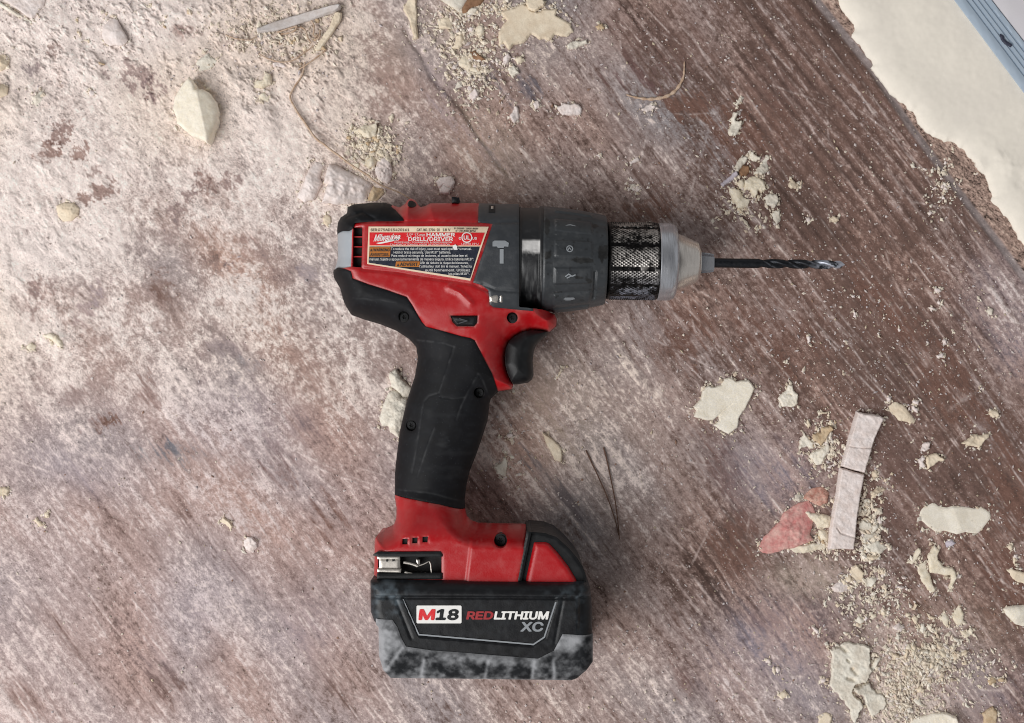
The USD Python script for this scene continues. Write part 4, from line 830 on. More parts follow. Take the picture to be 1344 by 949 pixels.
def bump_top(x, y, d):
    u, v = UV(x, y, ZB); de = bat_edge(x, y); z = ZB + .0016 - .008 + .008 * bulge(de + .0008, .007) - .0012 * np.exp(-d / .0007)
    for q in SCAL: z = z - .0006 * np.exp(-(seg_dist(x, y, q) / .0012) ** 2)
    return z + .0008 * (vn(x, y, 130, 75) - .5)
def bump_tint(x, y, d):
    u, v = UV(x, y, ZB); n_ = vn(x * .8 + y * .5, y * .9, 190, 76); n2 = vn(x, y, 620, 77); n3 = vn(x * .5 + y * .4, y - x * .4, 420, 78)
    k = n_ * .40 + n2 * .30 + n3 * .30 + .17 * np.exp(-d / .0016) + .20 * np.exp(-(((u - 506) / 15) ** 2 + ((v - 836) / 26) ** 2)) + .22 * np.exp(-(((u - 752) / 13) ** 2 + ((v - 842) / 14) ** 2)) + .06 * np.exp(-(((u - 600) / 90) ** 2 + ((v - 864) / 8) ** 2)) - .14 * np.exp(-(((u - 540) / 16) ** 2 + ((v - 868) / 9) ** 2)) - .14 * np.exp(-(((u - 632) / 14) ** 2 + ((v - 878) / 8) ** 2)) - .12 * np.exp(-(((u - 770) / 8) ** 2 + ((v - 862) / 22) ** 2)) - .05 * sm(872, 888, v)
    for q in SCAL: k = k + .16 * np.exp(-(seg_dist(x, y, q) / .0009) ** 2)
    k = .80 * sm(.40, .80, k)
    return np.clip(lin((17, 19, 22)) * (1 - k[:, None]) + k[:, None] * lin((166, 167, 170)), .003, 1)
build('corner_bumper', BMP, bump_top, 'bumper', .0006, bottom=lambda x, y, d, zt: np.maximum(zt - .012, .004), tint=bump_tint, parent=battery)
zp = ZB - .00045
line = LineString([(528.8,787),(549.5,832.8),(700,845.8),(714.3,836.3),(729.3,791)]).buffer(.95, join_style=2)
lay('panel_line', px_solid(line, .00012), 'print_grey', battery, flat_at(zp), .0001)
badge = lay('badge', px_solid(sbox(548.5, 796.5, 604, 816.2).buffer(1.8), .0002), 'white', battery, flat_at(zp), .0001)
lay('lettering', heavy(text_px('M', 549.8, 813, 571, 12.6, True, .12), .75), 'print_red', badge, flat_at(zp + .0003), .00005)
lay('lettering', heavy(text_px('18', 572, 813, 602.5, 12.6, True, .16), .75), 'panel', badge, flat_at(zp + .0003), .00005)
lay('lettering', heavy(text_px('RED', 612.3, 812.4, 648, 9.6, True, .2), .5), 'dim_red', battery, flat_at(zp), .00012)
lay('lettering', heavy(text_px('LITHIUM', 648.5, 812.4, 720.5, 9.6, True, .2), .5), 'white', battery, flat_at(zp), .00012)
lay('lettering', heavy(text_px('XC', 683.5, 828.2, 713.5, 11.4, True, .14), .5), 'print_grey', battery, flat_at(zp), .00012)
# ---------------------------------------------------------------- foam board, blue profile and pale sheet in the upper right corner
FE = Z(894, 0, 2.967, [(560,-180),(606,-60),(618,0),(640,45),(668,80),(680,105),(668,140),(690,165),(712,190),(738,225),(752,248),(744,262),(758,280),(790,320),(832,372),(872,400),(908,432),(925,470),(948,498),(985,530),(1030,552),(1080,562),(1105,580),(1120,606),(1150,632),(1162,660),(1186,676),(1200,706),(1214,745),(1212,780),(1235,800),(1262,838),(1290,868),(1312,905),(1338,949),(1420,1080),(1560,1290)])
BL0, BL1 = [(1200,-90),(1254,0),(1344,120),(1500,330)], [(1242,-90),(1302,0),(1344,54),(1500,262)]
fp = jag(FE, 3, .16, 2); fp = fp[:-1]
fpoly = Polygon(W(list(map(tuple, fp)) + [(2200,1290),(2200,-180)], .003)).buffer(0); fedge = LineString(W(fp, .003)); shapely.prepare(fedge)
def foam_top(x, y, d):
    e = shapely.distance(fedge, shapely.points(x, y)); n_ = vn(x, y, 60, 81); u, v = UV(x, y, .003)
    z = .0008 + .0034 * bulge(e, .012) + .0012 * (n_ - .5) + .0003 * (vn(x, y, 500, 82) - .5)
    for uu, vv, r_, hh in ((1328,222,16,.0012),(1310,205,10,.001),(1285,215,9,.0012),(1338,235,12,-.0012)): z = z + hh * np.exp(-(((u - uu) ** 2 + (v - vv) ** 2) / r_ ** 2)) * 1.5 * vn(x, y, 600, 83)
    return z
V, F, N = relief(fpoly.intersection(sbox(0, -.16, .36, .40)), foam_top, -.0006, .0011)
tag(put('foam_board', V, F, M['panel_foam'], None, N=N), 'wide cream foam surface with a ragged edge beyond the torn edge of the board', 'foam')
prof = thing('profile_strip', 'pale blue ribbed plastic strip running across the upper right corner', 'strip')
z0 = .0040
def between(f0, f1): return [(a[0] + (b[0] - a[0]) * f, a[1] + (b[1] - a[1]) * f) for f, src in ((f0, 0), (f1, 1)) for a, b in (zip(BL0, BL1) if src == 0 else list(zip(BL0, BL1))[::-1])]
slab('strip_base', between(0, 1), z0 - .0005, z0 + .0014, 'blue', prof, .002, .0003)
for f0, f1 in ((.0,.30),(.36,.46),(.53,.62),(.69,.78),(.85,.99)): slab('rib', between(f0, f1), z0 + .001, z0 + .0026, 'blue', prof, .0016, .0004)
tag(put('scuff_mark', *px_flat(), M['mark']) if False else put('dark_scrap', *flake_mesh(Z(894,0,2.967,[(1242,132),(1256,140),(1268,160),(1290,176),(1284,184),(1262,172),(1246,152)]), .5, lift=6.6, seed=8)[:2], M['mark'], smooth=40), 'tiny dark scrap lying on the pale blue ribbed strip', 'scrap')
sh = [(1243,-90),(1303,0),(1345,54),(1501,262),(1900,262),(1900,-90)]
V, F, N = relief(worldpoly(sh, .006), lambda x, y, d: np.full(len(x), .0062) - .0006 * np.exp(-d / .0008), .003, .004)
tag(put('pale_sheet', V, F, M['pale'], None, N=N), 'smooth pale grey sheet filling the extreme upper right corner', 'sheet')

# ---------------------------------------------------------------- debris, one thing each
T1 = lambda q: Z(370, 140, 5.6, q)
T2 = lambda q: Z(270, 0, 6.72, q)
T0 = lambda q: Z(0, 0, 5.6, q)
TA = lambda q: Z(0, 0, 2.967, q)
TB = lambda q: Z(448, 0, 2.967, q)
TC = lambda q: Z(894, 0, 2.967, q)
TF = lambda q: Z(894, 400, 2.967, q)
TG = lambda q: Z(894, 629, 2.967, q)
T3 = lambda q: Z(560, 0, 5.6, q)
T4 = lambda q: Z(930, 130, 6.72, q)
T5 = lambda q: Z(900, 480, 5.6, q)
T6 = lambda q: Z(980, 530, 4.52, q)
T7 = lambda q: Z(1060, 650, 4.732, q)
T8 = lambda q: Z(1060, 370, 4.732, q)
T9 = lambda q: Z(1060, 780, 4.732, q)
TH = lambda q: Z(480, 470, 4.48, q)
# upper left: big foam lump with two facets
def facet_top(x, y, d):
    u, v = UV(x, y, .006); e = seg_dist(x, y, W(TA([(752,312),(775,362),(795,450),(818,560)]), .006)); right_ = sm(-1, 1, u - np.interp(v, [105,122,152,189], [253.5,261,268,276]))
    return 9.5 - 5.5 * right_ * np.minimum(e / .008, 1) - 2.0 * (1 - right_) * np.minimum(e / .012, 1)
piece('foam_lump', 'largest cream foam lump, with two facets, on the dusty upper left', 'foam', 'foam_green', TA([(690,400),(720,345),(750,310),(768,335),(775,360),(800,358),(822,367),(846,400),(856,440),(853,480),(838,520),(820,565),(790,548),(760,540),(720,505),(700,490),(685,430)]), 3.0, rough=.12, edge=2.0, amp=.06, top=facet_top)
piece('foam_bit', 'small bright white bit just above the two faceted foam lump', 'foam', 'grey_flake', TA([(770,275),(760,245),(785,222),(810,205),(845,235),(825,262),(800,270)]), 3.5, edge=2.5)
piece('foam_bit', 'cream foam bit with a spur, right of the faceted foam lump', 'foam', 'foam', T2([(400,720),(450,705),(500,700),(520,640),(570,650),(575,740),(500,780),(410,770)]), 3.0, edge=2)
piece('foam_bit', 'squarish cream bit right below the spurred foam bit', 'foam', 'foam', TA([(1008,365),(1030,356),(1050,370),(1046,395),(1020,398),(1006,388)]), 2.6, edge=2)
piece('foam_bit', 'flat white sliver under the tangled shavings near the top', 'foam', 'plaster', T2([(580,550),(620,545),(700,570),(710,590),(600,597)]), 1.6)
piece('plaster_lump', 'rounded pinkish white lump near the top left, above the dark specks', 'plaster', 'plaster', T0([(750,190),(775,160),(800,140),(830,128),(855,138),(890,210),(930,290),(915,315),(890,330),(845,325),(800,330),(765,310),(742,260)]), 4.5, edge=5, amp=.05, rough=.2)
piece('foam_bit', 'oval white pebble of foam at the far left, below the orange stain', 'foam', 'grey_flake', T0([(230,750),(250,700),(280,670),(305,668),(314,700),(300,735),(268,765),(245,770)]), 3.4, edge=3, amp=.06)
piece('plaster_lump', 'round half buried cream lump left of centre on the left edge dust', 'plaster', 'cream_flake', TA([(215,800),(250,785),(285,790),(305,810),(300,838),(275,858),(240,860),(220,835)]), 4.0, edge=5, amp=.05)
piece('plaster_lump', 'cream lump cut off by the left edge of the picture, upper one', 'plaster', 'cream_flake', T0([(-40,400),(10,392),(46,410),(58,440),(45,480),(0,515),(-40,510)]), 5, edge=5, amp=.07)
piece('plaster_lump', 'cream lump cut off by the left edge of the picture, lower one', 'plaster', 'cream_flake', T0([(-40,620),(10,615),(48,640),(44,690),(0,712),(-40,705)]), 4, edge=4, amp=.07)
piece('foam_bit', 'little round crumb alone beside the white oval pebble', 'foam', 'plaster', T0([(650,672),(668,655),(690,668),(692,690),(670,700),(652,690)]), 2.2, edge=2)
piece('foam_bit', 'tiny cream pebble on the dust left of the drill\'s black rear end', 'foam', 'cream_flake', TA([(1255,850),(1270,835),(1285,842),(1292,865),(1275,882),(1258,870)]), 2.6, edge=2.5)
piece('paper_stick', 'thin white stick in the extreme upper left corner', 'stick', 'grey_flake', T0([(-60,-20),(0,15),(60,50),(140,98),(230,150),(225,170),(180,158),(110,112),(0,45),(-60,10)]), 3.2, edge=1.6, amp=.03)
piece('plaster_slab', 'flat mauve grey slab behind the white stick at the upper left corner', 'plaster', 'plaster', T0([(20,-60),(200,-60),(340,-60),(318,40),(300,62),(262,120),(240,142),(205,128),(150,84),(80,40),(30,5)]), 2.6, edge=2, amp=.05)
# cracked plaster chunk and twine above the drill's rear
piece('plaster_chunk', 'left part of the broken pinkish plaster chunk above the drill\'s rear', 'plaster', 'plaster', T1([(108,665),(130,610),(150,560),(165,515),(190,460),(240,400),(292,408),(300,440),(285,480),(275,520),(292,560),(270,610),(232,682),(160,702)]), 6.5, edge=4, rough=.22, amp=.07)
piece('plaster_chunk', 'larger right part of the broken pinkish plaster chunk, under the twine', 'plaster', 'plaster', T1([(288,702),(310,640),(334,565),(304,555),(322,480),(340,420),(400,425),(480,468),(600,528),(662,572),(645,612),(622,642),(610,690),(540,700),(480,712),(400,716)]), 8.5, edge=4, rough=.25, amp=.06, tilt=(-.12, .02))
piece('plaster_chunk', 'shaded brown side of the larger plaster chunk, built as a tan piece against the drill', 'plaster', 'foam_tan', T1([(668,575),(740,600),(750,630),(722,662),(690,690),(628,690),(640,640)]), 4.0, edge=3)  # side face of the larger chunk, its shade put into the tan colour
piece('foam_shard', 'tapered cream foam shard in the loose pile above the drill\'s rear', 'foam', 'foam', T1([(470,185),(530,160),(600,130),(690,118),(694,160),(690,215),(600,222),(560,192),(500,200)]), 4.2, edge=2.5, tilt=(.25, 0))
piece('foam_chunk', 'pinkish white chunk in the loose pile beside the twine', 'foam', 'plaster', T1([(680,460),(690,410),(705,380),(745,365),(782,372),(800,430),(812,490),(800,535),(770,565),(725,545),(700,520)]), 6.5, edge=4, amp=.08)
piece('foam_chunk', 'cream chunk touching the pinkish white chunk beside the twine', 'foam', 'foam', T1([(600,380),(640,355),(690,362),(698,395),(680,440),(640,450),(606,430)]), 5.0, edge=3)
piece('plaster_chunk', 'small cracked mauve plaster chunk just above the red housing', 'plaster', 'plaster', T1([(1128,552),(1150,530),(1165,518),(1240,508),(1262,530),(1272,556),(1250,606),(1230,642),(1160,637),(1150,595)]), 3.2, edge=1.2, rough=.25, amp=.08,
      top=lambda x, y, d: -1.1 * np.exp(-(seg_dist(x, y, W(T1([(1145,598),(1165,600),(1185,572),(1215,590),(1252,604)]), .003)) / .00035) ** 2))
tw = curve(T1([(170,-330),(150,-240),(85,-130),(62,-80),(70,-40),(92,0),(170,120),(270,250),(390,340),(500,420),(620,500),(720,570),(840,620),(950,682)]), 120)
wob = np.random.default_rng(9).normal(0, .5, (120, 2)); wob = ndi.gaussian_filter1d(wob, 2, axis=0) * 1.4
tz = .0014 + np.interp(np.arange(120), [0, 40, 66, 82, 96, 110, 119], [.0012, .0010, .0045, .0088, .0072, .0035, .0020])
V, F = tube(np.column_stack([W(tw + wob, tz), tz]), .00052 * (.62 + .5 * np.sin(np.linspace(.3, 2.9, 120))), 8)
tag(put('twine', V, F, M['twine'], smooth=60), 'pale straw coloured twine curling down to the drill\'s red top edge', 'twine')
# flat strips, loops and shavings near the top
piece('plastic_strip', 'long translucent flat strip at the top, left of centre', 'strip', 'strip', T2([(448,252),(540,214),(640,180),(820,128),(1000,80),(1180,40),(1196,60),(1188,82),(1150,110),(960,168),(800,222),(640,266),(540,284),(460,292)]), 1.2, edge=.6, amp=.03, lift=1.4, rough=.15)
piece('plastic_strip', 'short pale strip slanting down from the long translucent strip\'s end', 'strip', 'cream_flake', T2([(1140,112),(1170,102),(1202,115),(1196,160),(1180,200),(1100,320),(1020,432),(985,446),(958,440),(990,380),(1040,300),(1090,240)]), 1.4, edge=.8, amp=.03, lift=1.8)
sh_rng = np.random.default_rng(12)
for k_, (q, r_) in enumerate((([(470,470),(560,520),(660,552),(760,542),(860,470),(950,400)], .5), ([(640,285),(720,250),(800,225),(790,262),(660,300)], .6), ([(930,180),(960,240),(950,310),(990,330)], .55), ([(830,240),(880,270),(900,330),(930,380)], .6), ([(1010,260),(1000,330),(960,350),(985,300)], .7), ([(820,620),(880,575),(960,520),(1060,440)], .55), ([(170,300),(260,335),(380,345),(450,320)], .45))):
    c_ = curve([(a_ + sh_rng.normal(0, 4), b_ + sh_rng.normal(0, 4)) for a_, b_ in q], 24); c_ = np.array(T2([tuple(i) for i in c_])); z_ = .0022 + .0016 * np.sin(np.linspace(0, 3.1, 24))
    V, F = tube(np.column_stack([W(c_, z_), z_]), .00036 * r_ * 2, 6); tag(put('shaving', V, F, M['twine'], smooth=60), 'thin curled tan shaving in the tangle beneath the pale strips', 'shaving', 'curled shavings beneath the pale strips')
# top centre
piece('foam_flake', 'biggest flat cream flake, broad and ragged, at the top centre', 'foam', 'cream_flake', T3([(540,82),(590,70),(640,60),(690,30),(740,40),(760,75),(812,90),(870,64),(962,60),(948,112),(1000,140),(1060,170),(1066,205),(1080,235),(1030,270),(940,255),(922,280),(900,300),(860,284),(830,292),(770,250),(750,270),(730,300),(690,320),(640,330),(612,365),(590,352),(568,318),(530,340),(526,280),(530,230),(560,180),(590,150),(560,120)]), 1.6, edge=.7, rough=.16, amp=.09)
piece('foam_flake', 'cream flake overlapping the top of the biggest cream flake', 'foam', 'cream_flake', T3([(720,-30),(850,-30),(868,20),(862,48),(830,62),(800,82),(745,66),(728,30)]), 1.8, edge=.8, lift=1.2, rough=.16)
scrap = thing('curled_scrap', 'white scrap with a brown inner side, curled, at the top edge', 'scrap')
piece('scrap_outside', '', '', 'grey_flake', T3([(70,-60),(320,-60),(300,-10),(270,40),(245,92),(200,60),(140,22),(90,-10)]), 3.2, edge=2.2, amp=.04, parent=scrap, rough=.1)
piece('scrap_inside', '', '', 'rust', T3([(322,-60),(450,-60),(420,0),(385,45),(350,48),(318,64),(292,100),(262,98),(246,84),(272,38),(302,-12)]), 2.4, edge=1.5, amp=.05, parent=scrap, rough=.15)
piece('scrap_tip', '', '', 'grey_flake', T3([(292,96),(305,68),(332,50),(382,48),(372,78),(348,98),(318,112)]), 3.4, edge=1.6, amp=.05, parent=scrap)
piece('foam_chunk', 'square cream chunk under the curled brown and white scrap', 'foam', 'cream_flake', T3([(80,132),(130,124),(182,130),(187,170),(184,212),(90,206),(82,180)]), 3.2, edge=1.5, amp=.06)
piece('foam_chunk', 'cream chunk left of the biggest cream flake\'s edge', 'foam', 'foam', T3([(356,200),(380,180),(412,180),(426,238),(405,262),(378,272),(342,246)]), 3.0, edge=1.8)
piece('foam_chunk', 'white topped chunk above the cream cluster, left of the biggest flake', 'foam', 'cream_flake', T3([(210,272),(240,250),(272,238),(282,300),(262,332),(240,352),(192,362),(176,342),(206,320)]), 3.0, edge=1.8)
piece('foam_chunk', 'knobbly cream cluster above the long dark gouge', 'foam', 'foam', T3([(226,445),(250,420),(272,406),(300,414),(322,432),(334,490),(372,498),(414,502),(402,542),(320,547),(290,520),(276,498),(240,480)]), 3.2, edge=2, amp=.14)
piece('splinter', 'orange brown wooden splinter among crumbs at the top centre', 'splinter', 'rust', T3([(316,378),(350,366),(384,398),(434,440),(402,447),(332,426)]), 1.4, edge=.8)
piece('splinter', 'long cream wedge pointing down near the top, left of the gouge', 'splinter', 'cream_flake', TB([(240,36),(262,-10),(292,-10),(296,60),(300,150),(284,152),(268,90)]), 1.6, edge=.8, amp=.04)
for lab_, mt_, q in (('white angular chip below the biggest cream flake', 'grey_flake', T3([(590,512),(614,492),(640,478),(662,512),(684,540),(632,572),(610,545)])), ('pale chip just below the biggest flake\'s lower left corner', 'plaster', T3([(555,470),(562,432),(600,388),(622,420),(606,452),(588,472)])), ('cream chip below the middle of the biggest cream flake', 'foam', T3([(640,432),(690,408),(722,438),(700,460),(668,472)])),
    ('pinkish chip lowest among the crumbs right of the gouge', 'plaster', T3([(306,702),(330,672),(352,646),(382,690),(366,722),(342,742)])), ('round white crumb above the red housing\'s right end', 'plaster', T3([(780,762),(800,740),(822,735),(836,770),(822,792),(798,802)])), ('long pale oval flake above the grey gearbox', 'plaster', T3([(956,792),(1010,755),(1090,758),(1142,800),(1132,842),(1070,848),(1000,846)])),
    ('white knobbly flake at the lower right of the biggest flake', 'grey_flake', T3([(1030,335),(1080,300),(1130,302),(1180,288),(1182,322),(1140,336),(1100,357),(1040,358)])), ('tan crumb pile right of the biggest cream flake', 'foam_tan', T3([(1238,192),(1290,170),(1312,200),(1300,216),(1258,216)])), ('upright pale flake between the gouge and the gearbox', 'plaster', TB([(655,455),(672,412),(686,416),(692,462),(672,478)]))):
    piece('flake', lab_, 'flake', mt_, q, 1.9, edge=1.2)
crl = curve(TB([(1110,368),(1150,380),(1200,386),(1250,380),(1290,362),(1318,330),(1334,290),(1336,240)]), 40); zc_ = np.full(40, .0007)
V, F = tube(np.column_stack([W(crl, zc_), zc_]), .0009 * (.2 + .8 * np.sin(np.linspace(.2, 3.0, 40))) * (1 + .3 * np.sin(np.arange(40) * 1.7)), 8); V[:, 2] = np.maximum(V[:, 2] * .8, .0001)
tag(put('curl_shaving', V, F, M['twine'], smooth=60), 'curved beige ridge of dust arcing right of the rusty patch at the top', 'shaving')
piece('flake', 'pale flake inside the curve of the arcing beige shaving', 'flake', 'plaster', TB([(1168,428),(1186,412),(1204,404),(1226,414),(1212,428),(1190,437)]), 1.4)
piece('flake', 'small white sliver above the knurled chuck, left one', 'flake', 'plaster', TB([(1122,632),(1138,620),(1156,612),(1162,624),(1142,634),(1128,641)]), 1.2)
piece('flake', 'tiny white sliver above the gearbox ring, beside the left sliver', 'flake', 'plaster', TB([(990,602),(1004,600),(1014,610),(1006,616)]), 1.0)
# right: heap beyond the chuck
heap = 'flakes of the loose cream heap above the drill bit'
for nm_, lab_, mt_, q, th in (('flake', 'long pale flake above the drill bit tip heap, upper one', 'grey_flake', TC([(208,406),(225,380),(242,378),(238,396),(220,413)]), 1.6), ('flake', 'white flake with a thin upper spur, above the cream heap', 'grey_flake', T4([(176,302),(190,255),(205,218),(205,160),(216,118),(262,120),(252,150),(238,176),(244,192),(296,190),(292,250),(268,285),(240,322),(200,326)]), 2.0),
    ('flake', 'cream triangular chip right of the cream heap', 'cream_flake', T4([(706,772),(718,730),(732,692),(752,718),(772,742),(808,744),(792,770),(770,792)]), 2.0), ('flake', 'lilac elongated flake at the left of the cream heap', 'lilac', T4([(108,742),(160,706),(250,640),(264,672),(222,712),(180,742),(122,772)]), 1.6), ('flake', 'grey white flake at the upper left of the cream heap', 'grey_flake', T4([(262,545),(290,510),(342,508),(338,545),(322,572),(262,642),(218,652),(240,600)]), 1.8),
    ('flake', 'pale flake at the very top of the cream heap', 'foam_green', T4([(346,512),(366,480),(382,462),(410,490),(462,508),(450,536),(420,554),(380,540)]), 2.0), ('flake', 'slanted white flake at the right of the cream heap', 'grey_flake', T4([(398,662),(436,600),(480,540),(520,488),(544,510),(530,580),(520,642),(470,672),(430,668)]), 2.6), ('foam_chunk', 'largest greenish cream chunk at the bottom left of the cream heap', 'foam', T4([(182,790),(230,782),(272,800),(300,850),(362,880),(352,942),(300,962),(250,948),(222,900),(200,850)]), 3.4),
    ('foam_chunk', 'crumbly cream core of the cream heap', 'foam', T4([(318,730),(352,700),(392,678),(440,692),(482,720),(502,760),(518,800),(470,832),(440,802),(420,862),(370,802),(322,806)]), 4.0), ('flake', 'squarish white flake at the lower right of the cream heap', 'grey_flake', T4([(486,872),(540,833),(602,838),(622,880),(604,930),(580,962),(522,940),(508,890)]), 2.0), ('foam_chunk', 'cream lump left of the cream heap\'s core', 'foam', T4([(246,742),(272,716),(302,700),(332,770),(302,792),(278,790)]), 3.2), ('scrap', 'orange brown scrap in the middle of the cream heap', 'rust', T4([(262,602),(300,580),(352,592),(362,640),(330,676),(290,684),(268,650)]), 1.2),
    ('flake', 'white crumb flake hanging below the cream heap', 'grey_flake', TC([(354,832),(366,820),(382,820),(386,862),(371,876),(358,852)]), 1.6), ('flake', 'small curled cream flake right of the heap, above the bit tip', 'cream_flake', TC([(580,850),(596,840),(612,848),(616,860),(596,866),(582,862)]), 1.8), ('flake', 'little white chip above the drill bit\'s middle', 'plaster', TC([(488,852),(498,846),(507,856),(502,866),(490,864)]), 1.4)):
    piece(nm_, lab_, 'foam' if nm_ == 'foam_chunk' else nm_, mt_, q, th, edge=1.2, rough=.5, amp=.17)
# right middle
piece('foam_flake', 'big folded cream flake right of the drill\'s trigger', 'foam', 'foam_green', T5([(55,300),(85,272),(110,248),(122,182),(145,158),(172,145),(190,156),(216,155),(260,140),(270,112),(282,95),(322,85),(346,96),(370,115),(420,108),(466,105),(490,140),(507,166),(494,200),(480,230),(455,280),(430,330),(402,365),(390,392),(388,425),(382,455),(350,480),(318,502),(280,486),(250,470),(205,436),(246,402),(240,372),(200,402),(160,402),(110,388),(60,376),(78,330)]), 2.0, edge=.9, rough=.14, amp=.06,
      top=lambda x, y, d: -.7 * np.exp(-(seg_dist(x, y, W(T5([(340,285),(300,315),(262,345),(242,375)]), .002)) / .0005) ** 2))
piece('foam_flake', 'small round cream flake with a crack, right of the folded flake', 'foam', 'foam_green', T5([(678,242),(710,205),(742,178),(752,140),(786,145),(792,180),(827,210),(822,282),(782,306),(745,298),(708,302),(695,270)]), 1.9, edge=.9, amp=.06, top=lambda x, y, d: -.8 * np.exp(-(seg_dist(x, y, W(T5([(748,212),(768,206),(780,218)]), .002)) / .0004) ** 2))
for lab_, mt_, q in (('white flake at the left of the small cluster beside the plaster strip', 'foam_green', T5([(828,640),(836,560),(870,490),(902,530),(942,560),(940,610),(890,592),(852,602)])), ('tan flake at the top of the small cluster beside the plaster strip', 'foam_tan', T5([(935,500),(995,490),(998,450),(1062,440),(1087,470),(1042,530),(1000,590),(970,560),(935,545)])), ('white flake at the bottom of the small cluster beside the plaster strip', 'foam_green', T5([(903,672),(940,630),(990,612),(1050,568),(1058,630),(1002,722),(958,732),(930,690)])), ('tiny upright chip over the small cluster', 'cream_flake', T5([(888,440),(896,396),(922,440),(902,462)])), ('thin cream sliver above the small cluster', 'cream_flake', T5([(980,350),(1004,338),(1060,336),(1040,352),(1000,356)]))):
    piece('flake', lab_, 'flake', mt_, q, 1.8)
def crack(px_lists, wd=.0004, dp=1.2, z=.006): 
    q = [W(p, z) for p in px_lists]
    return lambda x, y, d: -dp * sum(np.exp(-(seg_dist(x, y, p) / wd) ** 2) for p in q)
piece('plaster_strip', 'upper length of the broken pinkish white plaster strip, lower right', 'plaster', 'plaster', T6([(655,45),(680,50),(702,57),(745,60),(792,70),(818,88),(803,110),(780,160),(760,205),(742,270),(720,345),(700,412),(632,394),(563,370),(582,300),(600,240),(628,140)]), 5.5, edge=1.0, rough=.10, amp=.025, top=crack([T6([(592,246),(640,258),(690,262),(745,264)])], .0003, .9))
piece('plaster_strip', 'lower length of the broken plaster strip, stained tan, lower right', 'plaster', 'plaster', T6([(555,378),(622,396),(699,418),(690,470),(680,520),(668,600),(655,680),(650,740),(645,800),(637,866),(560,862),(484,862),(490,800),(495,740),(508,670),(520,600),(540,480)]), 5.0, edge=1.0, rough=.14, amp=.03, top=crack([T6([(540,740),(560,770),(600,782),(645,796)])], .0003, 1.0))
pk = piece('pink_foam', 'torn pink foam scrap left of the plaster strip', 'foam', 'pink', T6([(72,872),(84,830),(100,800),(150,750),(200,702),(220,650),(268,618),(320,590),(372,577),(402,620),(420,660),(398,702),(380,780),(402,812),(340,835),(300,850),(250,862),(195,880),(150,892),(100,888)]), 4.2, edge=4, rough=.5, amp=.07)
piece('salmon_foam', 'reddish brown foam scrap at the top of the pink one', 'foam', 'salmon', T6([(338,562),(360,530),(382,510),(420,498),(452,493),(492,530),(482,592),(440,607),(382,582)]), 3.6, edge=3, rough=.5)
for lab_, mt_, q in (('cream crumbly foam between the pink scrap and the strip', 'foam', T6([(320,642),(360,636),(400,650),(450,655),(502,668),(496,732),(422,742),(388,692)])), ('cream lump under the pink scrap against the strip', 'foam', T6([(428,752),(455,745),(482,762),(482,826),(440,822)])), ('white bead at the upper left of the pink scrap', 'grey_flake', T6([(286,568),(290,546),(312,536),(330,540),(342,570),(316,587)])), ('cream lump along the bottom of the pink scrap', 'foam', T6([(240,862),(330,842),(420,832),(490,834),(470,868),(380,880),(300,888)]))):
    piece('foam_lump', lab_, 'foam', mt_, q, 3.6, edge=2.5, rough=.5)
piece('plaster_lump', 'fuzzy pale oval flake right of the plaster strip\'s top', 'plaster', 'cream_flake', T8([(506,772),(530,752),(562,748),(620,790),(652,830),(672,870),(640,882),(570,862),(520,812)]), 2.2, edge=2.5, rough=.5, amp=.12)
for lab_, mt_, q in (('small chip right beside the fuzzy oval flake', 'plaster', T8([(646,770),(662,766),(692,790),(690,812),(650,792)])), ('chip just above the fuzzy oval flake', 'plaster', T8([(652,745),(662,732),(698,735),(690,757),(662,757)])), ('white grain at the upper left tip of the fuzzy oval flake', 'plaster', T8([(490,720),(506,706),(522,726),(512,750),(494,744)])),
    ('cream chip farthest right in the row beside the fuzzy oval flake', 'cream_flake', T8([(1126,815),(1142,800),(1162,795),(1192,820),(1182,847),(1140,830)])), ('teardrop shaped white chip below the drill bit\'s tip', 'plaster', T8([(278,160),(288,172),(302,192),(306,220),(284,217)])), ('white chip level with the teardrop, at left below the bit', 'plaster', T8([(-6,342),(10,332),(22,345),(20,372),(2,382)])), ('white chip alone under the board edge, upper right brown area', 'plaster', T8([(788,50),(802,38),(822,40),(832,60),(802,70)])), ('long white grain below the chip in the upper right brown area', 'plaster', T8([(753,158),(772,154),(798,166),(796,179),(766,173)])), ('pale smudge chip near the dusty right edge', 'grey_flake', T8([(1113,180),(1130,162),(1152,166),(1150,206),(1122,202)])), ('upright white grain in the middle of the right brown area', 'plaster', T8([(838,368),(850,354),(867,358),(866,391),(844,385)])), ('white chip below the upright grain in the right brown area', 'plaster', T8([(803,458),(822,450),(846,444),(846,471),(814,476)])),
    ('white sliver upper one right of the fuzzy oval flake', 'plaster', TF([(932,568),(945,540),(960,534),(972,532),(970,562),(948,572)])), ('white ring shaped crumb beside the pale triangular chip', 'plaster', TF([(924,602),(938,592),(952,590),(944,612),(956,636),(932,634)])), ('pale triangular chip right of the white ring shaped crumb', 'cream_flake', TF([(957,592),(970,584),(986,578),(1010,592),(1027,605),(985,626),(958,642)])), ('long ragged cream flake near the right edge, above the oval', 'cream_flake', TF([(1092,540),(1120,520),(1142,504),(1175,508),(1202,502),(1192,522),(1162,556),(1130,550)])), ('pale chip near the right edge above the ragged flake', 'cream_flake', TF([(1197,422),(1212,410),(1228,410),(1242,430),(1216,441)]))):
    piece('chip', lab_, 'chip', mt_, q, 1.9, rough=.5, amp=.16)
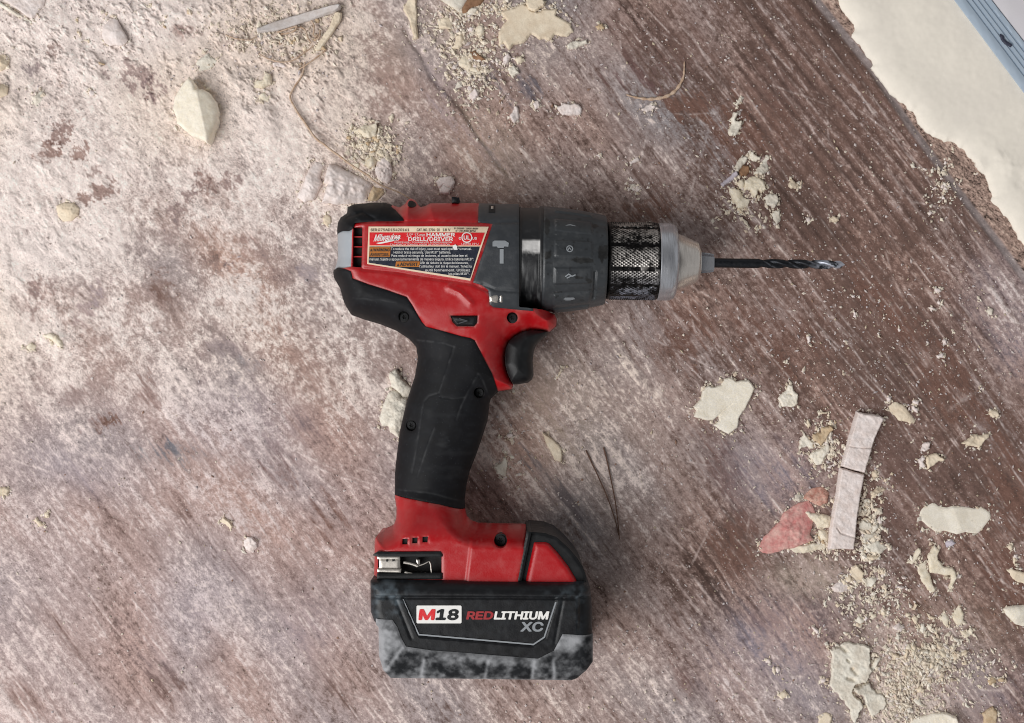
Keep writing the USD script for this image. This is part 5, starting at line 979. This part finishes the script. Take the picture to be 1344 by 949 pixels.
# beside the plaster strip, right side
for lab_, mt_, q in (('cream chip right of the strip\'s middle, arrow shaped', 'cream_flake', T6([(738,542),(760,512),(792,490),(827,508),(812,520),(780,532)])), ('knobbly cream chip right of the break in the strip', 'cream_flake', T6([(748,402),(766,392),(780,402),(782,432),(765,448),(752,436)])), ('grey white chip against the strip\'s lower right side', 'grey_flake', T6([(664,708),(690,690),(732,700),(762,738),(730,756),(690,752),(668,742)])), ('cream chip, upper right of the grey ones by the strip', 'grey_flake', T6([(730,742),(750,722),(772,708),(784,738),(758,766),(740,760)])), ('slim chip pointing right, beside the strip\'s lower end', 'grey_flake', T6([(780,722),(806,728),(834,742),(822,752),(792,746)])), ('flat grey white flake below the slim chip', 'grey_flake', T6([(688,792),(704,770),(772,768),(762,790),(742,802),(694,816)])), ('largest crumbling grey white lump right of the strip\'s lower end', 'grey_flake', T6([(686,872),(704,846),(722,828),(780,810),(812,836),(838,856),(812,878),(790,892),(740,882)])), ('cream flake below the crumbling grey lump', 'cream_flake', T6([(682,924),(702,908),(742,900),(792,898),(784,916),(758,927)]))):
    piece('chip', lab_, 'chip', mt_, q, 2.4, rough=.5, amp=.16)
# lower right
piece('foam_flake', 'large smooth oval cream flake on the brown board, lower right', 'foam', 'foam_green', T7([(698,128),(704,104),(716,85),(748,66),(780,50),(802,56),(818,70),(845,74),(870,78),(900,68),(932,70),(985,76),(1040,85),(1066,78),(1092,80),(1116,94),(1136,110),(1142,130),(1136,152),(1112,182),(1090,212),(1070,232),(1050,243),(1028,238),(1010,235),(985,230),(960,236),(930,245),(900,236),(870,225),(850,222),(830,230),(800,230),(775,212),(750,195),(730,175),(710,157)]), 2.6, edge=1.6, rough=.12, amp=.04)
for lab_, mt_, q in (('forked thin shred left of the curved shreds under the oval flake', 'foam', T7([(612,424),(630,408),(650,398),(668,360),(690,328),(707,345),(690,380),(672,412),(650,432)])), ('long diagonal cream shred under the oval flake', 'foam', T7([(676,436),(706,424),(742,418),(752,480),(775,540),(797,592),(785,604),(768,606),(738,570),(708,532),(690,482)])), ('curved hook shaped shred under the oval flake', 'foam', T7([(748,372),(768,338),(792,308),(804,325),(822,340),(812,402),(842,440),(870,446),(902,448),(922,480),(932,512),(915,545),(904,582),(890,602),(878,572),(892,500),(855,502),(820,492),(762,482)])), ('lilac flake just under the oval flake', 'lilac', T7([(856,295),(880,280),(902,274),(924,300),(900,318),(868,327)])),
    ('rounded cream chunk below the plaster strip', 'cream_flake', T7([(262,472),(282,446),(302,433),(330,458),(354,482),(350,520),(345,543),(310,557),(284,522)])), ('small wedge left of the rounded chunk below the strip', 'cream_flake', T7([(232,534),(246,508),(262,488),(288,530),(262,540)])), ('broken pale chunk lower left of the rounded chunk', 'plaster', T7([(146,574),(172,552),(202,533),(228,544),(254,562),(240,602),(204,606),(168,602)])), ('grey flake right of the rounded chunk', 'grey_flake', T7([(348,524),(386,512),(434,515),(422,545),(402,572),(360,562)])), ('crooked chip below the grey crumbling lump', 'cream_flake', T7([(432,468),(455,456),(482,470),(502,496),(478,500),(456,494)])), ('slim diagonal shred under the crooked chip', 'cream_flake', T7([(456,562),(480,558),(492,580),(503,604),(480,612),(468,588)])), ('pale shred at the right edge, below the oval flake', 'cream_flake', T7([(1236,462),(1290,466),(1360,482),(1360,562),(1310,542),(1278,520)])), ('thin shred above the pale one at the right edge', 'cream_flake', T7([(1278,382),(1296,380),(1302,400),(1292,442),(1280,420)])), ('small hooked chip near the right edge', 'cream_flake', T7([(1236,322),(1256,306),(1272,298),(1278,330),(1274,354),(1258,340)]))):
    piece('shred', lab_, 'shred', mt_, q, 2.2, rough=.35, amp=.13, edge=1.4)
piece('foam_lump', 'smooth greenish lump cut off by the right edge, lower right', 'foam', 'foam_green', T9([(1222,95),(1235,84),(1252,78),(1300,72),(1370,70),(1370,205),(1340,202),(1300,190),(1272,166),(1248,140),(1232,118)]), 4, edge=3, rough=.12, amp=.04)
piece('plaster_slab', 'large crumbling plaster flake at the bottom, lower right', 'plaster', 'grey_flake', T9([(130,342),(160,332),(192,328),(212,312),(232,298),(285,306),(342,310),(370,322),(392,340),(390,385),(386,432),(402,472),(384,512),(360,552),(330,556),(300,562),(282,590),(278,612),(310,645),(342,682),(326,722),(302,790),(290,800),(268,742),(250,700),(230,660),(185,612),(138,570),(146,522),(150,470),(144,435),(152,400)]), 1.9, edge=.7, rough=.45, amp=.19, levels=4,
      top=lambda x, y, d: -1.8 * sum(np.exp(-(seg_dist(x, y, W(T9(q), .002)) / w_) ** 2) for q, w_ in (([(200,318),(240,355)], .0009), ([(250,410),(262,420)], .0006), ([(280,465),(305,495)], .0010), ([(252,525),(288,535)], .0009))))
piece('plaster_slab', 'pale broken flake below right of the crumbling plaster flake', 'plaster', 'grey_flake', T9([(288,582),(335,566),(382,550),(410,590),(450,615),(484,640),(494,682),(450,720),(428,748),(398,764),(384,730),(370,702),(360,670),(352,642),(320,622)]), 1.8, edge=.7, rough=.45, amp=.2, levels=4, facets=False)
for lab_, mt_, q in (('star shaped white crumb above the crumbling plaster flake', 'grey_flake', T9([(282,168),(308,156),(326,130),(342,148),(364,156),(350,178),(330,197),(312,178)])), ('angular pale chip right of the star shaped crumb', 'plaster', T9([(528,212),(548,194),(572,178),(606,203),(594,222),(580,237),(552,224)])), ('small square chip above the angular pale chip', 'cream_flake', T9([(453,102),(474,98),(497,104),(490,124),(480,142),(460,127)])), ('bright white bit on the cream dust heap', 'grey_flake', T9([(688,218),(698,196),(716,184),(742,210),(738,232),(725,247),(704,236)])), ('cream bit right of the bright white bit on the heap', 'foam', T9([(740,202),(758,192),(777,196),(778,236),(756,226)])), ('ragged cream chunk at the top of the cream dust heap', 'foam', T9([(818,152),(834,126),(852,108),(868,128),(882,152),(878,184),(870,212),(846,182)])), ('tall leaf shaped flake over the cream dust heap', 'foam', T9([(898,134),(918,102),(946,64),(960,92),(972,120),(972,152),(966,182),(948,202),(934,202),(924,184),(914,170)])), ('cream lump at the right shoulder of the cream dust heap', 'foam', T9([(948,234),(972,226),(1002,224),(1020,236),(1033,250),(1006,264),(980,277),(962,254)])),
    ('bent shred right of the crumbling plaster flake', 'grey_flake', T9([(384,472),(408,432),(432,398),(458,393),(446,422),(432,452),(416,474),(400,484)])), ('slim pale grain left of the crumbling plaster flake', 'plaster', T9([(26,198),(44,202),(62,216),(78,246),(60,246),(44,240)])), ('pebble at the left foot of the crumbling plaster flake', 'plaster', T9([(78,534),(98,522),(122,530),(112,556),(90,554)])), ('round tan pebble right of the dust heap, left one', 'foam_tan', T9([(1122,542),(1134,522),(1152,514),(1177,534),(1172,556),(1160,572),(1130,566)])), ('round tan pebble right of the dust heap, right one', 'foam_tan', T9([(1186,532),(1202,520),(1222,520),(1228,536),(1216,550),(1194,546)])),
    ('greenish cream slab cut off by the bottom edge, right of centre', 'foam_green', T9([(640,790),(700,762),(760,748),(800,738),(842,734),(880,744),(922,760),(918,850),(640,850)])), ('upright tan flake cut off by the bottom edge, far right', 'foam_tan', T9([(1088,742),(1118,718),(1152,698),(1182,740),(1178,790),(1172,850),(1088,850)])), ('cream pebble cut off by the bottom edge, left of the plaster flake', 'cream_flake', T9([(66,762),(94,746),(122,738),(152,760),(146,800),(140,850),(62,850)]))):
    piece('flake', lab_, 'flake', mt_, q, 2.4, rough=.3, edge=1.6)
for lab_, mt_, q in (('bright angular chip at the bottom, below the pink scrap', 'cream_flake', TG([(372,842),(390,832),(407,825),(420,838),(410,848),(394,857)])), ('small white grain above the bright angular chip', 'plaster', TG([(366,735),(378,730),(388,742),(378,754),(368,748)])), ('white grain on the dusty streak below the pink scrap', 'plaster', TG([(510,580),(518,572),(534,590),(540,604),(526,600)])), ('tiny white bit at left of the bright angular chip', 'plaster', TG([(330,716),(338,700),(350,704),(352,718),(340,716)]))):
    piece('chip', lab_, 'chip', mt_, q, 1.5)
# round the handle
piece('foam_lump', 'grey white foam lump poking out left of the black handle', 'foam', 'grey_flake', TH([(76,352),(92,300),(112,250),(130,202),(160,192),(192,194),(208,232),(250,240),(245,330),(222,402),(206,440),(196,472),(168,456),(142,438),(130,402),(92,402)]), 7.0, edge=5, rough=.2, amp=.07)
piece('foam_lump', 'smaller knobbly foam lump above the one left of the handle', 'foam', 'grey_flake', TH([(134,92),(156,74),(182,63),(198,90),(212,120),(238,146),(264,170),(272,222),(240,246),(216,244),(200,214),(180,190),(148,168)]), 5.0, edge=4, rough=.3)
piece('flake', 'tan leaf shaped flake right of the handle', 'flake', 'cream_flake', TH([(1038,434),(1058,446),(1082,460),(1118,494),(1152,530),(1156,572),(1150,612),(1130,608),(1108,598),(1090,556),(1068,520),(1052,480)]), 1.8, edge=1, amp=.07)
piece('flake', 'pale Y shaped flake right of the handle\'s lower end', 'flake', 'grey_flake', TH([(752,642),(776,624),(802,610),(808,588),(820,580),(832,620),(826,662),(822,702),(798,694),(768,682)]), 2.0)
piece('flake', 'small pebble upper left of the Y shaped flake', 'flake', 'plaster', TH([(826,458),(838,442),(856,438),(868,456),(858,468),(838,470)]), 2.0)
piece('flake', 'tiny chip at the foot of the red trigger guard', 'flake', 'grey_flake', TH([(858,188),(868,180),(878,190),(876,204),(862,204)]), 1.6)
piece('flake', 'thin white scratchy sliver right of the trigger', 'flake', 'cream_flake', TH([(1116,122),(1132,96),(1158,52),(1164,56),(1142,98),(1124,124)]), .8)
for k_, (q, lab_) in enumerate((([(769,591),(776,606),(785,625),(798,655),(806,678),(812,702)], 'thin dark stem right of the handle, left one of two'), ([(792,587),(797,606),(802,630),(807,655),(811,685),(813,708)], 'thin dark stem right of the handle, right one of two'))):
    c_ = curve(q, 30); z_ = .0009 + .0009 * np.sin(np.linspace(0, 3.1, 30)); V, F = tube(np.column_stack([W(c_, z_), z_]), .00034 * (.5 + .7 * np.linspace(1, .5, 30)), 6); tag(put('dry_stem', V, F, M['stem'], smooth=60), lab_, 'stem')
piece('plaster_lump', 'little ring shaped lump on bare dust left of the red base', 'plaster', 'plaster', Z(0, 629, 2.967, [(948,242),(962,226),(984,226),(1002,244),(1000,268),(980,284),(958,276),(946,258)]), 2.4, edge=2, rough=.6)
# left of the drill, lower half: a few bits
for lab_, q in (('small cream bit on the far left edge, mid height', [(40,40),(30,60),(0,66),(-20,50),(0,30),(20,30)]), ('pale splinter of foam in the lower left, upper one', [(128,160),(142,148),(160,168),(172,178),(150,184)]), ('white grain in the lower left beside the upper pale splinter', [(172,132),(186,126),(192,142),(178,152)]), ('pale bit left of the red base among streaks', [(855,162),(872,146),(892,160),(908,182),(898,196),(878,176)])):
    piece('foam_bit', lab_, 'foam', 'cream_flake', Z(0, 629, 2.967, q), 1.6)
piece('foam_shard', 'crooked cream shard on the dust at the left, mid height', 'foam', 'foam', Z(0, 315, 2.967, [(160,372),(190,362),(222,372),(240,392),(244,412),(232,420),(212,400),(190,384)]), 3.0, edge=2)
piece('foam_shard', 'small cream shard left of the crooked cream shard', 'foam', 'foam', Z(0, 315, 2.967, [(100,412),(120,398),(138,412),(130,430),(108,428)]), 2.2, edge=2)

# mid-sized crumbs lying in clusters: individuals that nothing tells apart share their cluster's label
def crumb_pts(r_, cx, cy, rad):
    n = r_.integers(6, 10); a_ = np.sort(r_.uniform(0, 2 * np.pi, n)) + np.linspace(0, .4, n); rr = rad * r_.uniform(.55, 1.15, n); el = r_.uniform(.55, 1); ro = r_.uniform(0, np.pi)
    x, y = np.cos(a_) * rr, np.sin(a_) * rr * el; return [(cx + i * math.cos(ro) - j * math.sin(ro), cy + i * math.sin(ro) + j * math.cos(ro)) for i, j in zip(x, y)]
CL = [('small cream foam crumb in the loose pile above the drill\'s rear', 'crumbs in the pile above the drill\'s rear', (492,192,28,26), 44, ('foam', 'foam', 'foam_tan', 'cream_flake'), (3.0, 6.5)),
 ('pale crumb scattered between the gouge and the biggest cream flake', 'crumbs around the biggest cream flake', (618,70,34,52), 30, ('cream_flake', 'foam', 'plaster'), (2.6, 5.5)),
 ('pale crumb scattered in the band at the top, over the biggest flake', 'crumbs along the top edge', (660,10,50,9), 14, ('cream_flake', 'foam'), (3, 5)),
 ('pale crumb in the loose cream heap above the drill bit', 'crumbs of the heap above the drill bit', (978,262,26,26), 16, ('foam', 'cream_flake', 'grey_flake'), (2.6, 4.6)),
 ('pale pebble beside the grey line of the board\'s edge', 'pebbles beside the board\'s edge line', (1232,240,24,30), 16, ('plaster', 'plaster', 'grey_flake'), (2.6, 4.2)),
 ('cream crumb between the plaster strip and the flakes left of it', 'crumbs left of the plaster strip', (1082,580,20,26), 16, ('foam', 'cream_flake', 'foam_tan'), (2.4, 4.4)),
 ('grey white crumb right of the plaster strip', 'crumbs right of the plaster strip', (1142,680,16,52), 26, ('grey_flake', 'cream_flake'), (2.6, 5)),
 ('cream crumb around the pink foam scrap', 'crumbs around the pink scrap', (1082,700,22,24), 14, ('foam', 'foam_tan'), (2.6, 5)),
 ('pale crumb on the brown board under the plaster strip', 'crumbs under the plaster strip', (1140,780,50,32), 30, ('cream_flake', 'plaster', 'grey_flake'), (2.4, 4.8)),
 ('cream crumb on the cream dust heap, lower right', 'crumbs on the cream dust heap', (1222,862,54,46), 56, ('cream_flake', 'foam', 'cream_flake', 'grey_flake'), (3.2, 7.5)),
 ('pale crumb above the knurled chuck', 'crumbs above the chuck', (830,247,14,9), 10, ('plaster', 'plaster'), (2.4, 4.4)),
 ('tan crumb among the shavings at the top', 'crumbs among the shavings', (400,52,36,22), 18, ('foam_tan', 'cream_flake', 'twine'), (2.6, 5)),
 ('cream crumb in the dusty upper left corner area', 'crumbs in the upper left', (150,30,110,24), 10, ('cream_flake', 'foam_tan'), (2.6, 5)),
 ('white grain scattered on the brown board, right', 'white grains on the right', (1180,450,110,90), 18, ('plaster',), (1.8, 3.0)),
 ('pale grain on the board right of the handle', 'grains right of the handle', (680,600,30,40), 10, ('grey_flake', 'plaster'), (2.2, 3.6))]
cr = np.random.default_rng(21)
for lab_, grp, (cx, cy, rx, ry), n, mts, (r0, r1) in CL:
    for _ in range(n):
        x, y = cx + cr.normal() * rx * .6, cy + cr.normal() * ry * .6; rad = cr.uniform(r0, r1)
        V, F, N = flake_mesh(crumb_pts(cr, x, y, rad), rad * .4 * cr.uniform(.5, 1.0), rough=.5, amp=.15, edge=rad * .22, levels=1)
        tag(put('crumb', V, F, M[mts[cr.integers(len(mts))]], None, N=N), lab_, 'crumb', grp)

# the finest grit, too much to count
g = np.random.default_rng(33); NG = 13000
gx = g.uniform(-20, 1364, NG * 3); gy = g.uniform(-20, 969, NG * 3)
dens = .18 + .5 * (gx > 560) * (1 - .4 * (gx > 1150) * (gy < 400)); 
for lab_, grp, (cx, cy, rx, ry), n, mts, rr in CL: dens = dens + 1.0 * np.exp(-(((gx - cx) / (rx * 1.6)) ** 2 + ((gy - cy) / (ry * 1.6)) ** 2))
xe = np.interp(gy, EDGE[:, 1], EDGE[:, 0]); dens = dens * (gx < xe + 4)
for cx, cy, wx, wy in centres:
    if wx + wy < 26: continue
    dens = dens + .55 * np.exp(-(((gx - cx) / (wx * .5 + 10)) ** 2 + ((gy - cy) / (wy * .5 + 10)) ** 2) ** 1.5)
for cx, cy, rx, ry, k_ in ((1215,868,62,42,3.0),(1180,905,28,42,3.0),(110,70,130,80,.3),(350,70,80,50,.5)): dens = dens + k_ * np.exp(-(((gx - cx) / rx) ** 2 + ((gy - cy) / ry) ** 2))
keep = np.where(g.uniform(0, 1.4, NG * 3) < dens)[0][:NG]; gx, gy = gx[keep], gy[keep]
ex_ = [np.column_stack([gx, gy, np.zeros(len(gx))])]
for cx, cy, rx, ry, n_ in ((1215,868,50,32,1500),(1182,905,22,34,700),(1195,935,34,12,300),(1142,690,14,56,500),(1148,790,46,30,500),(490,195,30,28,700),(618,80,36,52,900),(660,12,60,10,400),(360,40,70,30,700),(1082,590,22,28,300),(980,262,26,28,300),(1235,245,26,34,160),(1085,715,26,16,260),(590,30,40,24,300),(1290,880,30,30,120)):
    n_ = int(n_ * .62); ex_.append(np.column_stack([g.normal(cx, rx * .62, n_), g.normal(cy, ry * .62, n_), np.ones(n_)]))
for q_ in outlines:
    k_ = int(len(q_) * .32); j_ = g.integers(0, len(q_), k_); ex_.append(np.column_stack([q_[j_] + g.normal(0, 1.6, (k_, 2)) + (q_[j_] - q_.mean(0)) * g.uniform(-.05, .25, (k_, 1)), np.full(k_, 2.)]))
ex_ = np.vstack(ex_); gx, gy, gk = ex_.T; n = len(gx)
heap = np.zeros(n)
for cx, cy, rx, ry in ((1215,868,60,40),(1180,905,26,40),(1140,700,30,60),(490,195,36,32),(620,80,50,70),(350,70,80,50),(1085,600,30,40)): heap = np.maximum(heap, np.exp(-(((gx - cx) / rx) ** 2 + ((gy - cy) / ry) ** 2)))
rad = .00022 + .00065 * g.random(n) ** 3.2 + .0008 * heap * g.random(n) ** 2.5 + np.where(gk > 0, .00006 + .0009 * g.random(n) ** 3.0, 0)
ov = np.array([(1,0,0),(-1,0,0),(0,1,0),(0,-1,0),(0,0,1),(0,0,-1.)]); of = np.array([(0,2,4),(2,1,4),(1,3,4),(3,0,4),(2,0,5),(1,2,5),(3,1,5),(0,3,5)])
sv = ov[None] * g.uniform(.45, 1.25, (n, 6, 1)); an = g.uniform(0, 2 * np.pi, n); c_, s_ = np.cos(an), np.sin(an)
st = g.uniform(.6, 1.7, n); X = sv[..., 0] * st[:, None]; Y = sv[..., 1] / st[:, None] ** .5; XR = X * c_[:, None] - Y * s_[:, None]; YR = X * s_[:, None] + Y * c_[:, None]
P_ = W(np.column_stack([gx, gy]), 0); zf_ = floor_z(gx, gy)
V = np.stack([P_[:, 0, None] + XR * rad[:, None], P_[:, 1, None] + YR * rad[:, None], zf_[:, None] + rad[:, None] * .45 + sv[..., 2] * rad[:, None] * .7], -1).reshape(-1, 3)
F = (of[None] + 6 * np.arange(n)[:, None, None]).reshape(-1, 3)
pal = lin(np.array([(212,200,196),(216,204,190),(204,190,184),(198,188,188),(150,120,104),(200,184,160)])); ci = g.choice(6, n, p=[.3,.22,.18,.14,.06,.1]); ci = np.where((gx < 520) & (gy < 520) & (ci > 3), 0, ci); pal2 = lin(np.array([(226,214,196),(222,208,190),(230,221,208),(214,200,182),(224,212,206),(206,188,168)])); tc = np.where((gk > 0)[:, None], pal2[ci], pal[ci]) * g.uniform(.8, 1.08, (n, 1))
kind(tag(put('grit', V, F, M['crumb'], None, tint=np.repeat(tc, 6, 0)), 'fine pale grit strewn over the dusty board', 'grit'), 'stuff')
